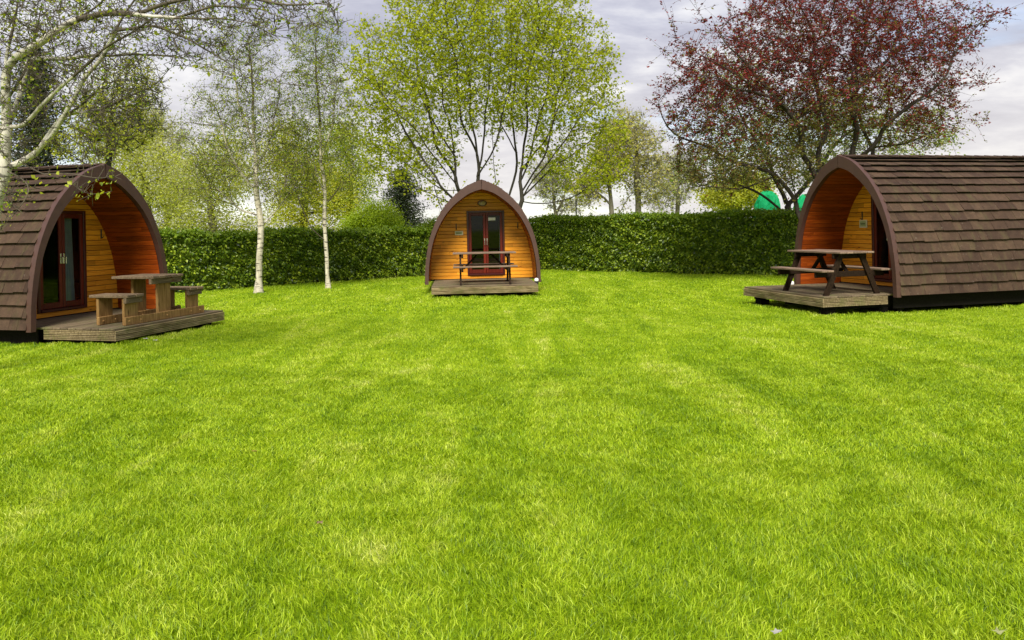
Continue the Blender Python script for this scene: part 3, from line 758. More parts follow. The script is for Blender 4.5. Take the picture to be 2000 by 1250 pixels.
def tubes(P, PR, r, minr=0.0, lastflare=True):
    n = len(P); ch = [[] for _ in range(n)]
    for i in range(n):
        if PR[i] >= 0: ch[PR[i]].append(i)
    V = []; Fq = []; off = 0; start = [(i, None) for i in range(n) if PR[i] < 0]
    while start:
        i, p = start.pop(); chain = ([p] if p is not None else []) + [i]
        while ch[i]:
            c = sorted(ch[i], key=lambda q: -r[q]); start += [(q, i) for q in c[1:]]; i = c[0]; chain.append(i)
        pts = P[chain]; rr = r[chain].copy()
        if p is not None: rr[0] = min(rr[0], rr[1] * 1.25)
        if len(pts) < 2 or rr.max() < minr: continue
        if len(pts) > 3: q = pts.copy(); q[1:-1] = .25 * pts[:-2] + .5 * pts[1:-1] + .25 * pts[2:]; pts = q
        T = np.gradient(pts, axis=0); T /= np.linalg.norm(T, axis=1)[:, None] + 1e-9
        k = 10 if rr.max() > .06 else (5 if rr.max() > .014 else 3)
        ref = np.array([1., .2, .1]) if abs(T[0, 0]) < .8 else np.array([.1, 1., .2])
        u = np.cross(T, ref); u /= np.linalg.norm(u, axis=1)[:, None] + 1e-9; w = np.cross(T, u)
        a = np.arange(k) * 2 * np.pi / k
        ring = pts[:, None] + rr[:, None, None] * (np.cos(a)[None, :, None] * u[:, None] + np.sin(a)[None, :, None] * w[:, None])
        V.append(ring.reshape(-1, 3)); m = len(pts)
        ii, jj = np.meshgrid(np.arange(m - 1), np.arange(k), indexing='ij'); j2 = (jj + 1) % k
        Fq.append((np.stack([ii * k + jj, ii * k + j2, (ii + 1) * k + j2, (ii + 1) * k + jj], -1).reshape(-1, 4)) + off); off += m * k
    return np.concatenate(V), np.concatenate(Fq)
def tree(name, base, stems, spec, nattr, leafmats, nleaf, lsize, trunk, bark, label, cat, group=None, tip=.006, step=.25, kill=.35, infl=2.0,
         spread=.14, bias=(0, 0, .15), leaf_r=.02, aspect=.6, droop=.3, maxn=7000, e=2.2, twigs=0, twig_len=.3, twig_mat=None, twig_dir=(0, 0, .3), split=None, wob=.12, flare=1.35, shell=0, extra=None, crook=.25):
    """everything in world coordinates; base = foot on the ground"""
    base = np.array(base, float); root = empty(name, tuple(base))
    A = cloud(spec, nattr, shell) if nattr else np.zeros((0, 3))
    P, PR = grow(stems, A, step, infl, kill, bias=bias, maxn=maxn, wob=wob, crook=crook)
    r = radii(P, PR, tip, trunk, e)
    low = P[:, 2] < base[2] + .35; r = np.where(low, r * (1 + (flare - 1) * (1 - np.clip((P[:, 2] - base[2]) / .35, 0, 1))), r)
    nodes = np.where(r < leaf_r)[0]
    v, f = tubes(P, PR, r)
    mi = None; mats = M[bark]
    if twig_mat:
        # thin wood takes the twig colour: decide by ring size
        c = v[f].mean(1); w = np.linalg.norm(v[f[:, 0]] - v[f[:, 1]], axis=1)
        mi = (w < .022).astype(int); mats = [M[bark], M[twig_mat]]
    if twigs:
        q = P[rng.choice(nodes, twigs)]; d = unit_rand(twigs) * .8 + np.array(twig_dir); d /= np.linalg.norm(d, axis=1)[:, None]
        L = rng.uniform(.4, 1.3, twigs)[:, None] * twig_len; wd = .0045 if tip < .007 else .008
        side = np.cross(d, unit_rand(twigs)); side /= np.linalg.norm(side, axis=1)[:, None]; up = np.cross(side, d)
        endp = q + d * L; tv = []; 
        for a in range(3):
            an = a * 2.0944; tv.append(q + (math.cos(an) * side + math.sin(an) * up) * wd)
        for a in range(3):
            an = a * 2.0944; tv.append(endp + (math.cos(an) * side + math.sin(an) * up) * wd * .5)
        tv = np.stack(tv, 1).reshape(-1, 3); k = (np.arange(twigs) * 6)[:, None]
        tf = np.concatenate([k + [0, 1, 4, 3], k + [1, 2, 5, 4], k + [2, 0, 3, 5]]) + len(v)
        v = np.concatenate([v, tv]); f = np.concatenate([f, tf])
        if mi is not None: mi = np.concatenate([mi, np.ones(len(tf), int)])
        tw = (q, endp)
    v = v - base
    npmesh('trunk', v, f, mats, root, mi, smooth=True)
    if nleaf:
        i = rng.choice(nodes, nleaf); lp = P[i] + rng.normal(0, spread, (nleaf, 3))
        if twigs:
            h = nleaf // 2; k = rng.integers(0, twigs, h); u = rng.uniform(.3, 1.05, h)[:, None]; lp[:h] = tw[0][k] * (1 - u) + tw[1][k] * u + rng.normal(0, spread * .25, (h, 3))
        v, f = leaves(lp - base, lsize, aspect, droop)
        mi = None
        if len(leafmats) > 1:
            s = split(lp) if split else rng.uniform(size=nleaf) < .5
            mi = np.tile(np.asarray(s, int), 2)
        if extra is not None:
            v2, f2 = leaves(extra - base, .058, .72, .8, .2, .6); f = np.concatenate([f, f2 + len(v)]); v = np.concatenate([v, v2]); mi = np.concatenate([mi, np.zeros(len(f2), int)])
        npmesh('crown', v, f, [M[x] for x in leafmats], root, mi)
    if label: tag(root, label, cat, group)
    return root
def stempx(pts, D):
    """stem through photo pixels; each point (px, py) or (px, py, extra distance)"""
    return [at(p[0], p[1], D + (p[2] if len(p) > 2 else 0)) for p in pts]
def ell(px, py, D, rx, rz, ry=None, w=None, dd=0):
    """ellipsoid seen at px,py with pixel radii rx, rz"""
    c = at(px, py, D + dd); a = rx / F * D; b = rz / F * D; ry = ry or min(a, b) if ry is None else ry
    return (*c, a, ry, b, w if w else a * b * ry)

# two silver birches in front of the hedge
D = 20.0
b0 = (gx(503, D), D, 0)
tree('birch_tree', b0, [[b0, at(507, 500, D), at(509, 440, D), at(501, 370, D), at(497, 280, D), at(494, 190, D), at(488, 90, D)],
      [at(501, 375, D), at(470, 340, D - .3), at(445, 290, D - .5), at(425, 220, D - .5)], [at(503, 420, D), at(470, 410, D + .4), at(430, 375, D + .6), at(400, 345, D + .8)],
      [at(508, 445, D), at(540, 410, D + .3), at(570, 372, D + .5), at(600, 350, D + .6)], [at(500, 330, D), at(530, 270, D + .4), at(545, 180, D + .5)], [at(498, 290, D), at(465, 200, D + .3), at(455, 110, D + .3)]],
     [ell(470, 170, D, 85, 130, 1.1), ell(430, 270, D, 85, 110, 1.2), ell(530, 250, D, 70, 150, 1.0), ell(560, 350, D, 70, 50, .9), ell(400, 360, D, 60, 50, .9), ell(500, 100, D, 50, 70, .7)],
     1700, ['l_birch', 'l_green'], 16000, .046, .084, 'birch_far', 'silver birch with the thicker white trunk, in front of the left hedge', 'tree', 'silver birches in front of the hedge',
     tip=.0045, step=.17, kill=.24, infl=1.5, spread=.11, bias=(0, 0, .28), leaf_r=.011, droop=.5, twigs=3800, twig_len=.34, twig_mat='birch_twig', twig_dir=(0, 0, -.15), maxn=6500, crook=.10, flare=1.7)
D = 20.8
b0 = (gx(639, D), D, 0)
tree('birch_tree', b0, [[b0, at(637, 500, D), at(635, 430, D), at(633, 360, D), at(626, 300, D), at(622, 200, D), at(615, 90, D)],
      [at(636, 470, D), at(612, 450, D - .2), at(590, 410, D - .4), at(572, 362, D - .5)], [at(634, 400, D), at(660, 370, D + .2), at(690, 335, D + .3)], [at(634, 380, D), at(615, 330, D + .3), at(600, 250, D + .5)],
      [at(628, 310, D), at(650, 240, D - .3), at(660, 150, D - .4)]],
     [ell(620, 130, D, 60, 120, 1.0), ell(650, 240, D, 60, 100, 1.0), ell(590, 280, D, 55, 100, 1.0), ell(660, 350, D, 50, 40, .8), ell(590, 380, D, 40, 30, .7)],
     1400, ['l_birch', 'l_green'], 17000, .048, .056, 'birch_far', 'slender silver birch with black-banded trunk, nearer the middle pod', 'tree', 'silver birches in front of the hedge',
     tip=.0045, step=.17, kill=.24, infl=1.5, spread=.11, bias=(0, 0, .28), leaf_r=.011, droop=.5, twigs=2600, twig_len=.32, twig_mat='birch_twig', twig_dir=(0, 0, -.15), maxn=6000, crook=.10, flare=1.7)

# spreading maple behind the middle pod
D = 25.5
b0 = (gx(955, D), D, 0)
tree('maple_tree', b0, [[b0, at(952, 500, D), at(935, 420, D), at(932, 350, D), at(928, 270, D), at(918, 180, D), at(905, 80, D)],
      [at(945, 460, D), at(918, 420, D), at(898, 370, D), at(885, 300, D - .3), at(872, 220, D - .5), at(860, 120, D - .7)],
      [at(945, 470, D), at(905, 410, D - .6), at(860, 360, D - 1.2), at(810, 315, D - 1.6), at(760, 285, D - 1.8)],
      [at(952, 480, D), at(985, 420, D + .5), at(1000, 370, D + .6), at(1008, 300, D + .7), at(1000, 200, D + .8), at(1010, 90, D + 1)],
      [at(955, 480, D), at(1000, 440, D), at(1018, 390, D), at(1022, 320, D), at(1025, 250, D), at(1030, 170, D - .2), at(1045, 80, D - .4)],
      [at(1018, 390, D), at(1050, 340, D - .5), at(1090, 290, D - .9), at(1130, 240, D - 1.2)],
      [at(1019, 395, D), at(1060, 398, D - .3), at(1110, 388, D - .6), at(1160, 362, D - .8)],
      [at(1008, 300, D + .7), at(975, 230, D + 1.2), at(955, 140, D + 1.4)], [at(932, 345, D), at(965, 290, D - .6), at(985, 220, D - .9), at(1000, 140, D - 1)],
      [at(1020, 330, D), at(1065, 270, D + .8), at(1100, 200, D + 1.3), at(1120, 120, D + 1.5)],
      [at(898, 372, D), at(850, 372, D + .6), at(800, 370, D + 1.1)], [at(902, 380, D), at(870, 330, D - .8), at(835, 285, D - 1.4), at(790, 235, D - 1.8), at(745, 200, D - 2)],
      [at(915, 415, D), at(880, 385, D + .8), at(840, 350, D + 1.4), at(790, 320, D + 1.8), at(735, 290, D + 2)], [at(920, 420, D), at(890, 398, D - .6), at(850, 385, D - 1), at(800, 358, D - 1.4), at(750, 345, D - 1.6)],
      [at(893, 350, D), at(862, 300, D + .6), at(838, 230, D + 1), at(820, 150, D + 1.2), at(812, 60, D + 1.3)], [at(932, 340, D), at(948, 270, D + .5), at(950, 190, D + .8), at(962, 90, D + 1)],
      [at(985, 420, D + .5), at(968, 350, D + .9), at(958, 290, D + 1.1), at(972, 200, D + 1.2)], [at(932, 300, D), at(905, 250, D - .7), at(895, 170, D - 1.1), at(880, 80, D - 1.3)],
      [at(1018, 385, D), at(1045, 365, D + .6), at(1085, 320, D + 1), at(1130, 290, D + 1.4), at(1175, 265, D + 1.6)], [at(1019, 375, D), at(1060, 310, D - .7), at(1080, 240, D - 1.1), at(1100, 150, D - 1.4)],
      [at(1020, 350, D), at(1040, 290, D + .4), at(1060, 210, D + .6), at(1075, 120, D + .7)], [at(960, 500, D), at(890, 470, D + .2), at(872, 420, D + .3), at(850, 370, D + .4), at(842, 310, D + .5)], [at(885, 300, D - .3), at(840, 230, D - .2), at(800, 150, D)], [at(860, 360, D - 1.2), at(800, 270, D - 1), at(745, 180, D - .8)]],
     [ell(950, 60, D, 170, 130, 3.0), ell(820, 150, D, 120, 140, 2.6), ell(1080, 150, D, 130, 140, 2.6), ell(730, 230, D, 60, 110, 1.6), ell(1170, 240, D, 60, 100, 1.8), ell(760, 310, D, 70, 60, 1.5), ell(840, 290, D, 70, 60, 1.5), ell(1180, 330, D, 50, 45, 1.4), ell(720, 150, D, 50, 120, 1.8),
      ell(1110, 320, D, 90, 55, 1.6), ell(950, 180, D, 130, 90, 2.2), ell(840, 20, D, 90, 80, 2), ell(1060, 20, D, 90, 80, 2)],
     8500, ['l_maple'], 54000, .088, .12, 'bark', 'spreading maple with bright new leaves behind the middle pod', 'tree',
     tip=.006, step=.27, kill=.33, infl=2.4, spread=.12, bias=(0, 0, .22), leaf_r=.020, aspect=.85, droop=.35, twigs=6000, twig_len=.45, maxn=16000, wob=.10, e=2.35)

# purple-leaved plum behind the right pod
D = 20.0
b0 = (gx(1640, D), D, 0)
tree('plum_tree', b0, [[b0, at(1640, 480, D), at(1650, 400, D), at(1658, 330, D), at(1665, 290, D), at(1670, 220, D), at(1672, 150, D), at(1690, 60, D)],
      [at(1645, 440, D), at(1690, 380, D + .3), at(1692, 290, D + .5), at(1680, 200, D + .8), at(1640, 110, D + 1)],
      [at(1640, 460, D), at(1600, 360, D - .3), at(1570, 270, D - .6), at(1530, 215, D - .8), at(1480, 180, D - 1), at(1420, 160, D - 1.2)],
      [at(1605, 370, D - .3), at(1600, 250, D), at(1600, 150, D + .2), at(1580, 60, D + .4)],
      [at(1640, 470, D), at(1568, 430, D), at(1550, 385, D), at(1510, 345, D + .3), at(1450, 320, D + .5), at(1390, 290, D + .6)],
      [at(1560, 400, D), at(1535, 340, D - .2), at(1530, 290, D - .3)],
      [at(1660, 320, D), at(1720, 270, D - .6), at(1790, 200, D - 1), at(1860, 110, D - 1.2)], [at(1692, 290, D + .5), at(1760, 285, D + .4), at(1830, 250, D + .2)],
      [at(1672, 180, D), at(1730, 110, D + .4), at(1780, 30, D + .6)],
      [at(1860, 110, D - 1.2), at(1905, 60, D - 1.3), at(1965, 15, D - 1.4)], [at(1830, 250, D + .2), at(1870, 235, D + .3), at(1915, 240, D + .3)], [at(1790, 200, D - 1), at(1850, 170, D - 1.1), at(1915, 165, D - 1.2)],
      [at(1480, 180, D - 1), at(1380, 110, D - 1.1), at(1300, 45, D - 1.2)], [at(1420, 160, D - 1.2), at(1340, 130, D - 1.2), at(1295, 105, D - 1.2)], [at(1390, 60, D - 1), at(1365, 20, D - 1), at(1350, -10, D - 1)],
      [at(1390, 290, D + .6), at(1320, 260, D + .5), at(1265, 200, D + .5)], [at(1450, 320, D + .5), at(1370, 350, D + .4), at(1310, 340, D + .4)], [at(1510, 345, D + .3), at(1440, 370, D), at(1360, 365, D - .3)], [at(1530, 215, D - .8), at(1450, 110, D - 1), at(1390, 60, D - 1)]],
     [ell(1620, 60, D, 190, 110, 2.6), ell(1450, 150, D, 120, 90, 2.2), ell(1770, 130, D, 110, 110, 2.0), ell(1370, 240, D, 80, 70, 1.5), ell(1600, 200, D, 160, 90, 2.4), ell(1800, 230, D, 60, 70, 1.3),
      ell(1420, 320, D, 100, 65, 1.8), ell(1360, 300, D, 50, 70, 1.4), ell(1860, 60, D, 60, 60, 1.2), ell(1520, 320, D, 90, 60, 1.6), ell(1340, 150, D, 40, 70, 1.0), ell(1720, 250, D, 110, 50, 1.6)],
     6500, ['l_plum', 'l_plum_green'], 68000, .076, .17, 'bark_dark', 'dark red leaved plum tree rising behind the right pod', 'tree',
     tip=.0055, step=.24, kill=.34, infl=2.0, spread=.05, bias=(0, 0, .10), leaf_r=.014, aspect=.5, droop=.1, twigs=7000, twig_len=.6, maxn=15000, wob=.24, crook=.55,
     split=lambda p: rng.uniform(size=len(p)) < np.clip((5.3 - p[:, 2]) / 2.2 + np.where(np.abs(p[:, 0] - 8.4) < 1.6, .25, 0), .12, .95))
D = 25.0
b0 = (gx(1545, D), D, 0)
tree('elm_tree', b0, [[b0, at(1545, 440, D), at(1535, 380, D), at(1500, 320, D), at(1470, 270, D)], [at(1540, 400, D), at(1600, 330, D + .3), at(1650, 260, D + .5)], [at(1540, 420, D), at(1470, 370, D - .3), at(1400, 345, D - .4)]],
     [ell(1400, 340, D, 90, 45, 1.5), ell(1540, 280, D, 110, 90, 2), ell(1440, 280, D, 80, 70, 1.5), ell(1640, 260, D, 80, 90, 1.8), ell(1780, 270, D, 90, 60, 1.5), ell(1420, 170, D, 70, 70, 1.4)],
     1700, ['l_green', 'l_grey'], 17000, .085, .12, 'bark_dark', 'green-leaved tree standing behind the dark red one above the right hedge', 'tree',
     tip=.007, step=.28, kill=.40, infl=2.2, spread=.2, leaf_r=.02, maxn=4500, twigs=900, twig_len=.4)

# big birch whose branches hang into the picture at the left
D = 8.6
b0 = (gx(-70, D), D, 0)
lp = []
for (px, py, n) in ((130, 352, 3), (160, 378, 3), (195, 380, 4), (215, 373, 5), (225, 346, 3), (180, 350, 2), (380, 124, 2), (400, 130, 2), (450, 150, 3), (500, 158, 2), (92, 355, 2), (60, 345, 2), (300, 60, 2), (240, 195, 2), (150, 240, 2), (110, 330, 2)):
    q = at(px, py, D - (.4 if py > 300 else .7)); lp += [np.array(q) + rng.normal(0, .025, 3) for _ in range(n)]
W_ = [[b0, at(-55, 560, D), at(-20, 440, D), at(8, 330, D), at(12, 240, D), at(10, 130, D), at(28, 40, D), at(40, -60, D), at(60, -200, D)],
      [at(8, 330, D), at(40, 318, D), at(72, 298, D), at(100, 268, D - .1), at(124, 222, D - .15), at(148, 190, D - .2), at(166, 150, D - .2), at(200, 108, D - .25), at(226, 60, D - .3), at(262, 0, D - .3), at(290, -70, D - .3)],
      [at(12, 140, D), at(28, 112, D - .1), at(60, 92, D - .15), at(100, 70, D - .2), at(150, 38, D - .3), at(196, 4, D - .35), at(250, -50, D - .4)],
      [at(150, 38, D - .3), at(200, 26, D - .5), at(265, 28, D - .7), at(340, 36, D - .9), at(425, 36, D - 1.1), at(500, 48, D - 1.2), at(540, 60, D - 1.3)],
      [at(12, 200, D), at(50, 140, D + .2), at(70, 60, D + .4), at(88, -10, D + .5)],
      [at(10, 260, D), at(40, 180, D + .3), at(58, 110, D + .5), at(72, 60, D + .6), at(86, 0, D + .6)],
      [at(60, 115, D + .5), at(120, 114, D + .3), at(190, 110, D), at(260, 106, D - .3), at(325, 108, D - .5), at(385, 122, D - .7), at(450, 146, D - .8), at(530, 160, D - .9), at(610, 167, D - 1), at(680, 157, D - 1.1)],
      [at(40, 250, D), at(90, 200, D - .2), at(140, 150, D - .3), at(190, 108, D - .4), at(245, 70, D - .5), at(300, 30, D - .6), at(360, -10, D - .7)],
      [at(72, 298, D), at(110, 240, D + .1), at(150, 212, D), at(200, 172, D - .1), at(212, 160, D - .1)],
      [at(148, 220, D + .1), at(200, 214, D), at(250, 190, D - .1), at(300, 164, D - .2)],
      [at(4, 370, D), at(20, 395, D - .2), at(14, 425, D - .25), at(0, 448, D - .3), at(-16, 470, D - .3)], [at(8, 330, D), at(45, 350, D - .2), at(62, 372, D - .3), at(40, 405, D - .35), at(5, 440, D - .4)],
      [at(40, 318, D), at(85, 340, D - .2), at(130, 352, D - .3), at(160, 378, D - .35), at(195, 380, D - .4), at(222, 372, D - .4)], [at(85, 340, D - .2), at(140, 338, D - .3), at(190, 350, D - .4), at(225, 346, D - .4)],
      [at(226, 60, D - .3), at(300, 50, D - .5), at(380, 80, D - .6), at(440, 120, D - .7), at(500, 170, D - .8)],
      [at(265, 28, D - .7), at(330, 5, D - .8), at(400, -10, D - .9), at(480, -5, D - 1), at(560, 10, D - 1.1), at(640, 8, D - 1.2)],
      [at(340, 36, D - .9), at(420, 10, D - 1), at(520, 20, D - 1.2), at(600, 55, D - 1.3)]]
tree('birch_tree', b0, W_,
     [ell(120, 120, D, 130, 130, .9), ell(60, 260, D, 70, 60, .6), ell(220, 200, D, 90, 90, .8), ell(330, 60, D, 110, 70, .7, dd=-.5), ell(480, 30, D, 110, 60, .6, dd=-.8), ell(60, 40, D, 80, 80, .9), ell(250, 20, D, 120, 60, .7, dd=-.3), ell(620, 30, D, 50, 40, .4, dd=-1), ell(30, 380, D, 40, 40, .4, dd=-.2)],
     4600, ['l_birch', 'l_green'], 4200, .036, .078, 'birch', 'nearest birch, its pale limbs and bare twigs reaching over the left pod', 'tree',
     tip=.003, step=.085, kill=.11, infl=.8, spread=.05, bias=(.05, 0, .05), leaf_r=.0045, aspect=.7, droop=.6, twigs=5000, twig_len=.14, twig_mat='birch_twig', maxn=15000, wob=.22, e=2.1, crook=.15, extra=np.array(lp))

# background trees
def bush_tree(name, px, D, spec, nattr, lm, nleaf, lsize, trunk, bark, label, cat, group=None, **kw):
    b0 = (gx(px, D), D, 0); top = max(spec, key=lambda s: s[2])
    c = np.mean([s[:3] for s in spec], axis=0)
    st = [[b0, ((b0[0] * 2 + c[0]) / 3, (b0[1] * 2 + c[1]) / 3, c[2] * .35), ((b0[0] + 2 * c[0]) / 3, (b0[1] + 2 * c[1]) / 3, c[2] * .7), tuple(c)]]
    d = dict(tip=.010, step=.45, kill=.6, infl=3.5, spread=.32, leaf_r=.05, maxn=2500); d.update(kw)
    return tree(name, b0, st, spec, nattr, lm, nleaf, lsize, trunk, bark, label, cat, group, **d)
D = 36
bush_tree('willow_tree', 420, D, [ell(440, 440, D, 110, 35, 1.6), ell(400, 370, D, 85, 80, 2.2), ell(450, 330, D, 60, 70, 2), ell(370, 420, D, 60, 50, 1.6)], 700, ['l_willow', 'l_grey'], 19000, .11, .22, 'bark_pale', 'pale yellow-green willow seen behind the thicker birch trunk', 'tree', 'yellow-green trees beyond the left hedge')
D = 38
bush_tree('willow_tree', 590, D, [ell(610, 430, D, 110, 40, 1.8), ell(590, 370, D, 75, 80, 2.2), ell(640, 390, D, 60, 60, 2), ell(560, 300, D, 50, 70, 2)], 700, ['l_willow', 'l_olive'], 21000, .11, .22, 'bark', 'yellow-green tree filling the gap between the two birch trunks', 'tree', 'yellow-green trees beyond the left hedge')
D = 40
bush_tree('willow_tree', 690, D, [ell(680, 380, D, 55, 60, 2), ell(660, 300, D, 55, 70, 2), ell(710, 330, D, 30, 40, 1.2)], 500, ['l_green', 'l_willow'], 14000, .11, .2, 'bark', 'leafy green tree rising to the right of the slender birch', 'tree', 'yellow-green trees beyond the left hedge')
D = 32
bush_tree('willow_tree', 300, D, [ell(330, 430, D, 60, 40, 1.6), ell(270, 330, D, 60, 90, 2), ell(320, 390, D, 50, 60, 1.7), ell(235, 290, D, 50, 70, 1.6)], 600, ['l_willow', 'l_grey'], 17000, .10, .2, 'bark', 'bright yellow-green tree just above the top of the left pod arch', 'tree', 'yellow-green trees beyond the left hedge')
D = 44
bush_tree('blossom_tree', 335, D, [ell(335, 330, D, 45, 90, 2), ell(300, 260, D, 40, 60, 2)], 450, ['l_grey'], 8000, .13, .2, 'bark_pale', 'grey hazy half-bare tree between the left pod and thicker birch', 'tree', twigs=1500, twig_len=.8)
D = 30
bush_tree('round_bush', 735, D, [ell(735, 428, D, 52, 30, 1.1), ell(700, 440, D, 35, 25, .8), ell(765, 445, D, 30, 22, .7)], 400, ['l_shrub'], 14000, .075, .08, 'bark', 'rounded bright green bush topping the hedge in front of the conifer', 'bush', step=.25, kill=.35, spread=.18, leaf_r=.04)
D = 28.6
bush_tree('young_shrub', 850, D, [ell(848, 440, D, 26, 16, .6), ell(835, 452, D, 24, 14, .5)], 200, ['l_shrub', 'l_green'], 5000, .06, .05, 'bark', 'low green shrub poking up at the left side of the middle pod', 'bush', step=.2, kill=.3, spread=.12, leaf_r=.04)
# conifers
def conifer(px, D, ytop, ybot, halfpx, label, nleaf=16000, ls=.16):
    b0 = np.array((gx(px, D), D, 0)); zt = at(px, ytop, D)[2]; zb = at(px, ybot, D)[2]; hw_ = halfpx / F * D
    root = empty('conifer_tree', tuple(b0)); mb = MB()
    P = np.array([(0, 0, zt * i / 12) for i in range(13)]); mbv, mbf = tubes(P, np.arange(13) - 1, np.linspace(.22, .02, 13))
    segs = [(mbv, mbf)]; off = len(mbv); lp = []; V = [mbv]; Fc = [mbf]
    nb = 190
    for i in range(nb):
        u = (i + .5) / nb; z = zb * .5 + (zt - zb * .5) * u; L = hw_ * (1 - u) ** .5 * rng.uniform(.55, 1.15) + .1; a = i * 2.4
        d = np.array([math.cos(a), math.sin(a), 0]); pts = np.array([np.array([0, 0, z]) + d * L * k / 5 + np.array([0, 0, (-.18 * k / 5 + .22 * (k / 5) ** 2) * L]) for k in range(6)])
        v_, f_ = tubes(pts, np.arange(6) - 1, np.linspace(.03, .008, 6)); V.append(v_); Fc.append(f_ + off); off += len(v_)
        m = max(5, int(nleaf / nb * (L / hw_ + .25))); k = rng.uniform(.15, 1, m) * 5; j = np.minimum(k.astype(int), 4); fr = (k - j)[:, None]
        lp.append(pts[j] * (1 - fr) + pts[j + 1] * fr + rng.normal(0, .16, (m, 3)) * np.array([1, 1, .6]))
    npmesh('trunk', np.concatenate(V), np.concatenate(Fc), M['bark_dark'], root)
    v_, f_ = leaves(np.concatenate(lp), ls, .35, .25); npmesh('crown', v_, f_, [M['l_conifer']], root)
    tag(root, label, 'tree', 'dark conifers in the background')
conifer(787, 46, 330, 445, 60, 'dark conifer rising behind the hedge left of the middle pod')
conifer(75, 30, 90, 420, 70, 'dark conifer looming behind the roof of the left pod', 22000, .15)
D = 24
bush_tree('hazel_tree', 190, D, [ell(220, 240, D, 80, 70, 1.6), ell(265, 170, D, 50, 60, 1.3), ell(160, 290, D, 60, 30, 1.3)], 900, ['l_willow', 'l_olive'], 7500, .075, .10, 'bark', 'loose pale green tree between the left pod and the dark conifer', 'tree', step=.3, kill=.42, spread=.22, twigs=2500, twig_len=.4, leaf_r=.03, tip=.007)
# right background
D = 42
def bare(px, D, stems, spec, label, lm, nleaf, tr=.16, bark='bark_pale', **kw):
    b0 = (gx(px, D), D, 0); d = dict(tip=.011, step=.36, kill=.5, infl=2.6, spread=.3, leaf_r=.05, maxn=4000, twigs=2600, twig_len=.6); d.update(kw)
    return tree('bare_tree', b0, [[b0] + stems[0]] + stems[1:], spec, 700, lm, nleaf, .16, tr, bark, label, 'tree', 'half-bare trees beyond the right hedge', **d)
bare(1245, D, [[at(1245, 410, D), at(1247, 350, D), at(1243, 300, D), at(1240, 265, D)], [at(1208, 420, D), at(1225, 385, D), at(1245, 370, D)]], [ell(1245, 300, D, 55, 60, 1.8), ell(1275, 350, D, 50, 50, 1.6), ell(1225, 250, D, 45, 40, 1.4)], 'tall pale-trunked tree with yellow leaves above the right hedge', ['l_yellow', 'l_grey'], 4500, .17)
bare(1195, 40, [[at(1195, 420, 40), at(1194, 370, 40), at(1190, 330, 40)], [at(1194, 400, 40), at(1165, 375, 40), at(1145, 365, 40)]], [ell(1185, 330, 40, 45, 40, 1.6), ell(1150, 370, 40, 35, 30, 1.3), ell(1200, 280, 40, 40, 35, 1.4)], 'shorter half-bare tree nearest the middle pod above the right hedge', ['l_yellow', 'l_olive'], 3000, .13)
bare(1325, 50, [[at(1322, 400, 50), at(1322, 350, 50)]], [ell(1320, 350, 50, 50, 55, 2), ell(1290, 390, 50, 40, 30, 1.5)], 'fine-twigged grey tree between the yellow-leaved and dark red trees', ['l_grey'], 2000, .15)
bare(1085, 46, [[at(1085, 400, 46), at(1080, 350, 46)], [at(1084, 420, 46), at(1100, 390, 46), at(1105, 360, 46)]], [ell(1080, 350, 46, 45, 50, 2), ell(1120, 400, 46, 50, 22, 1.5)], 'thin bare tree beside the right side of the middle pod', ['l_grey'], 1800, .14)
D = 34
bush_tree('olive_tree', 1430, D, [ell(1420, 385, D, 55, 28, 1.5), ell(1470, 370, D, 35, 35, 1.2)], 400, ['l_olive', 'l_willow'], 12000, .11, .12, 'bark', 'yellow-olive small tree just left of the green netting', 'tree', step=.3, kill=.42, spread=.2, leaf_r=.04)

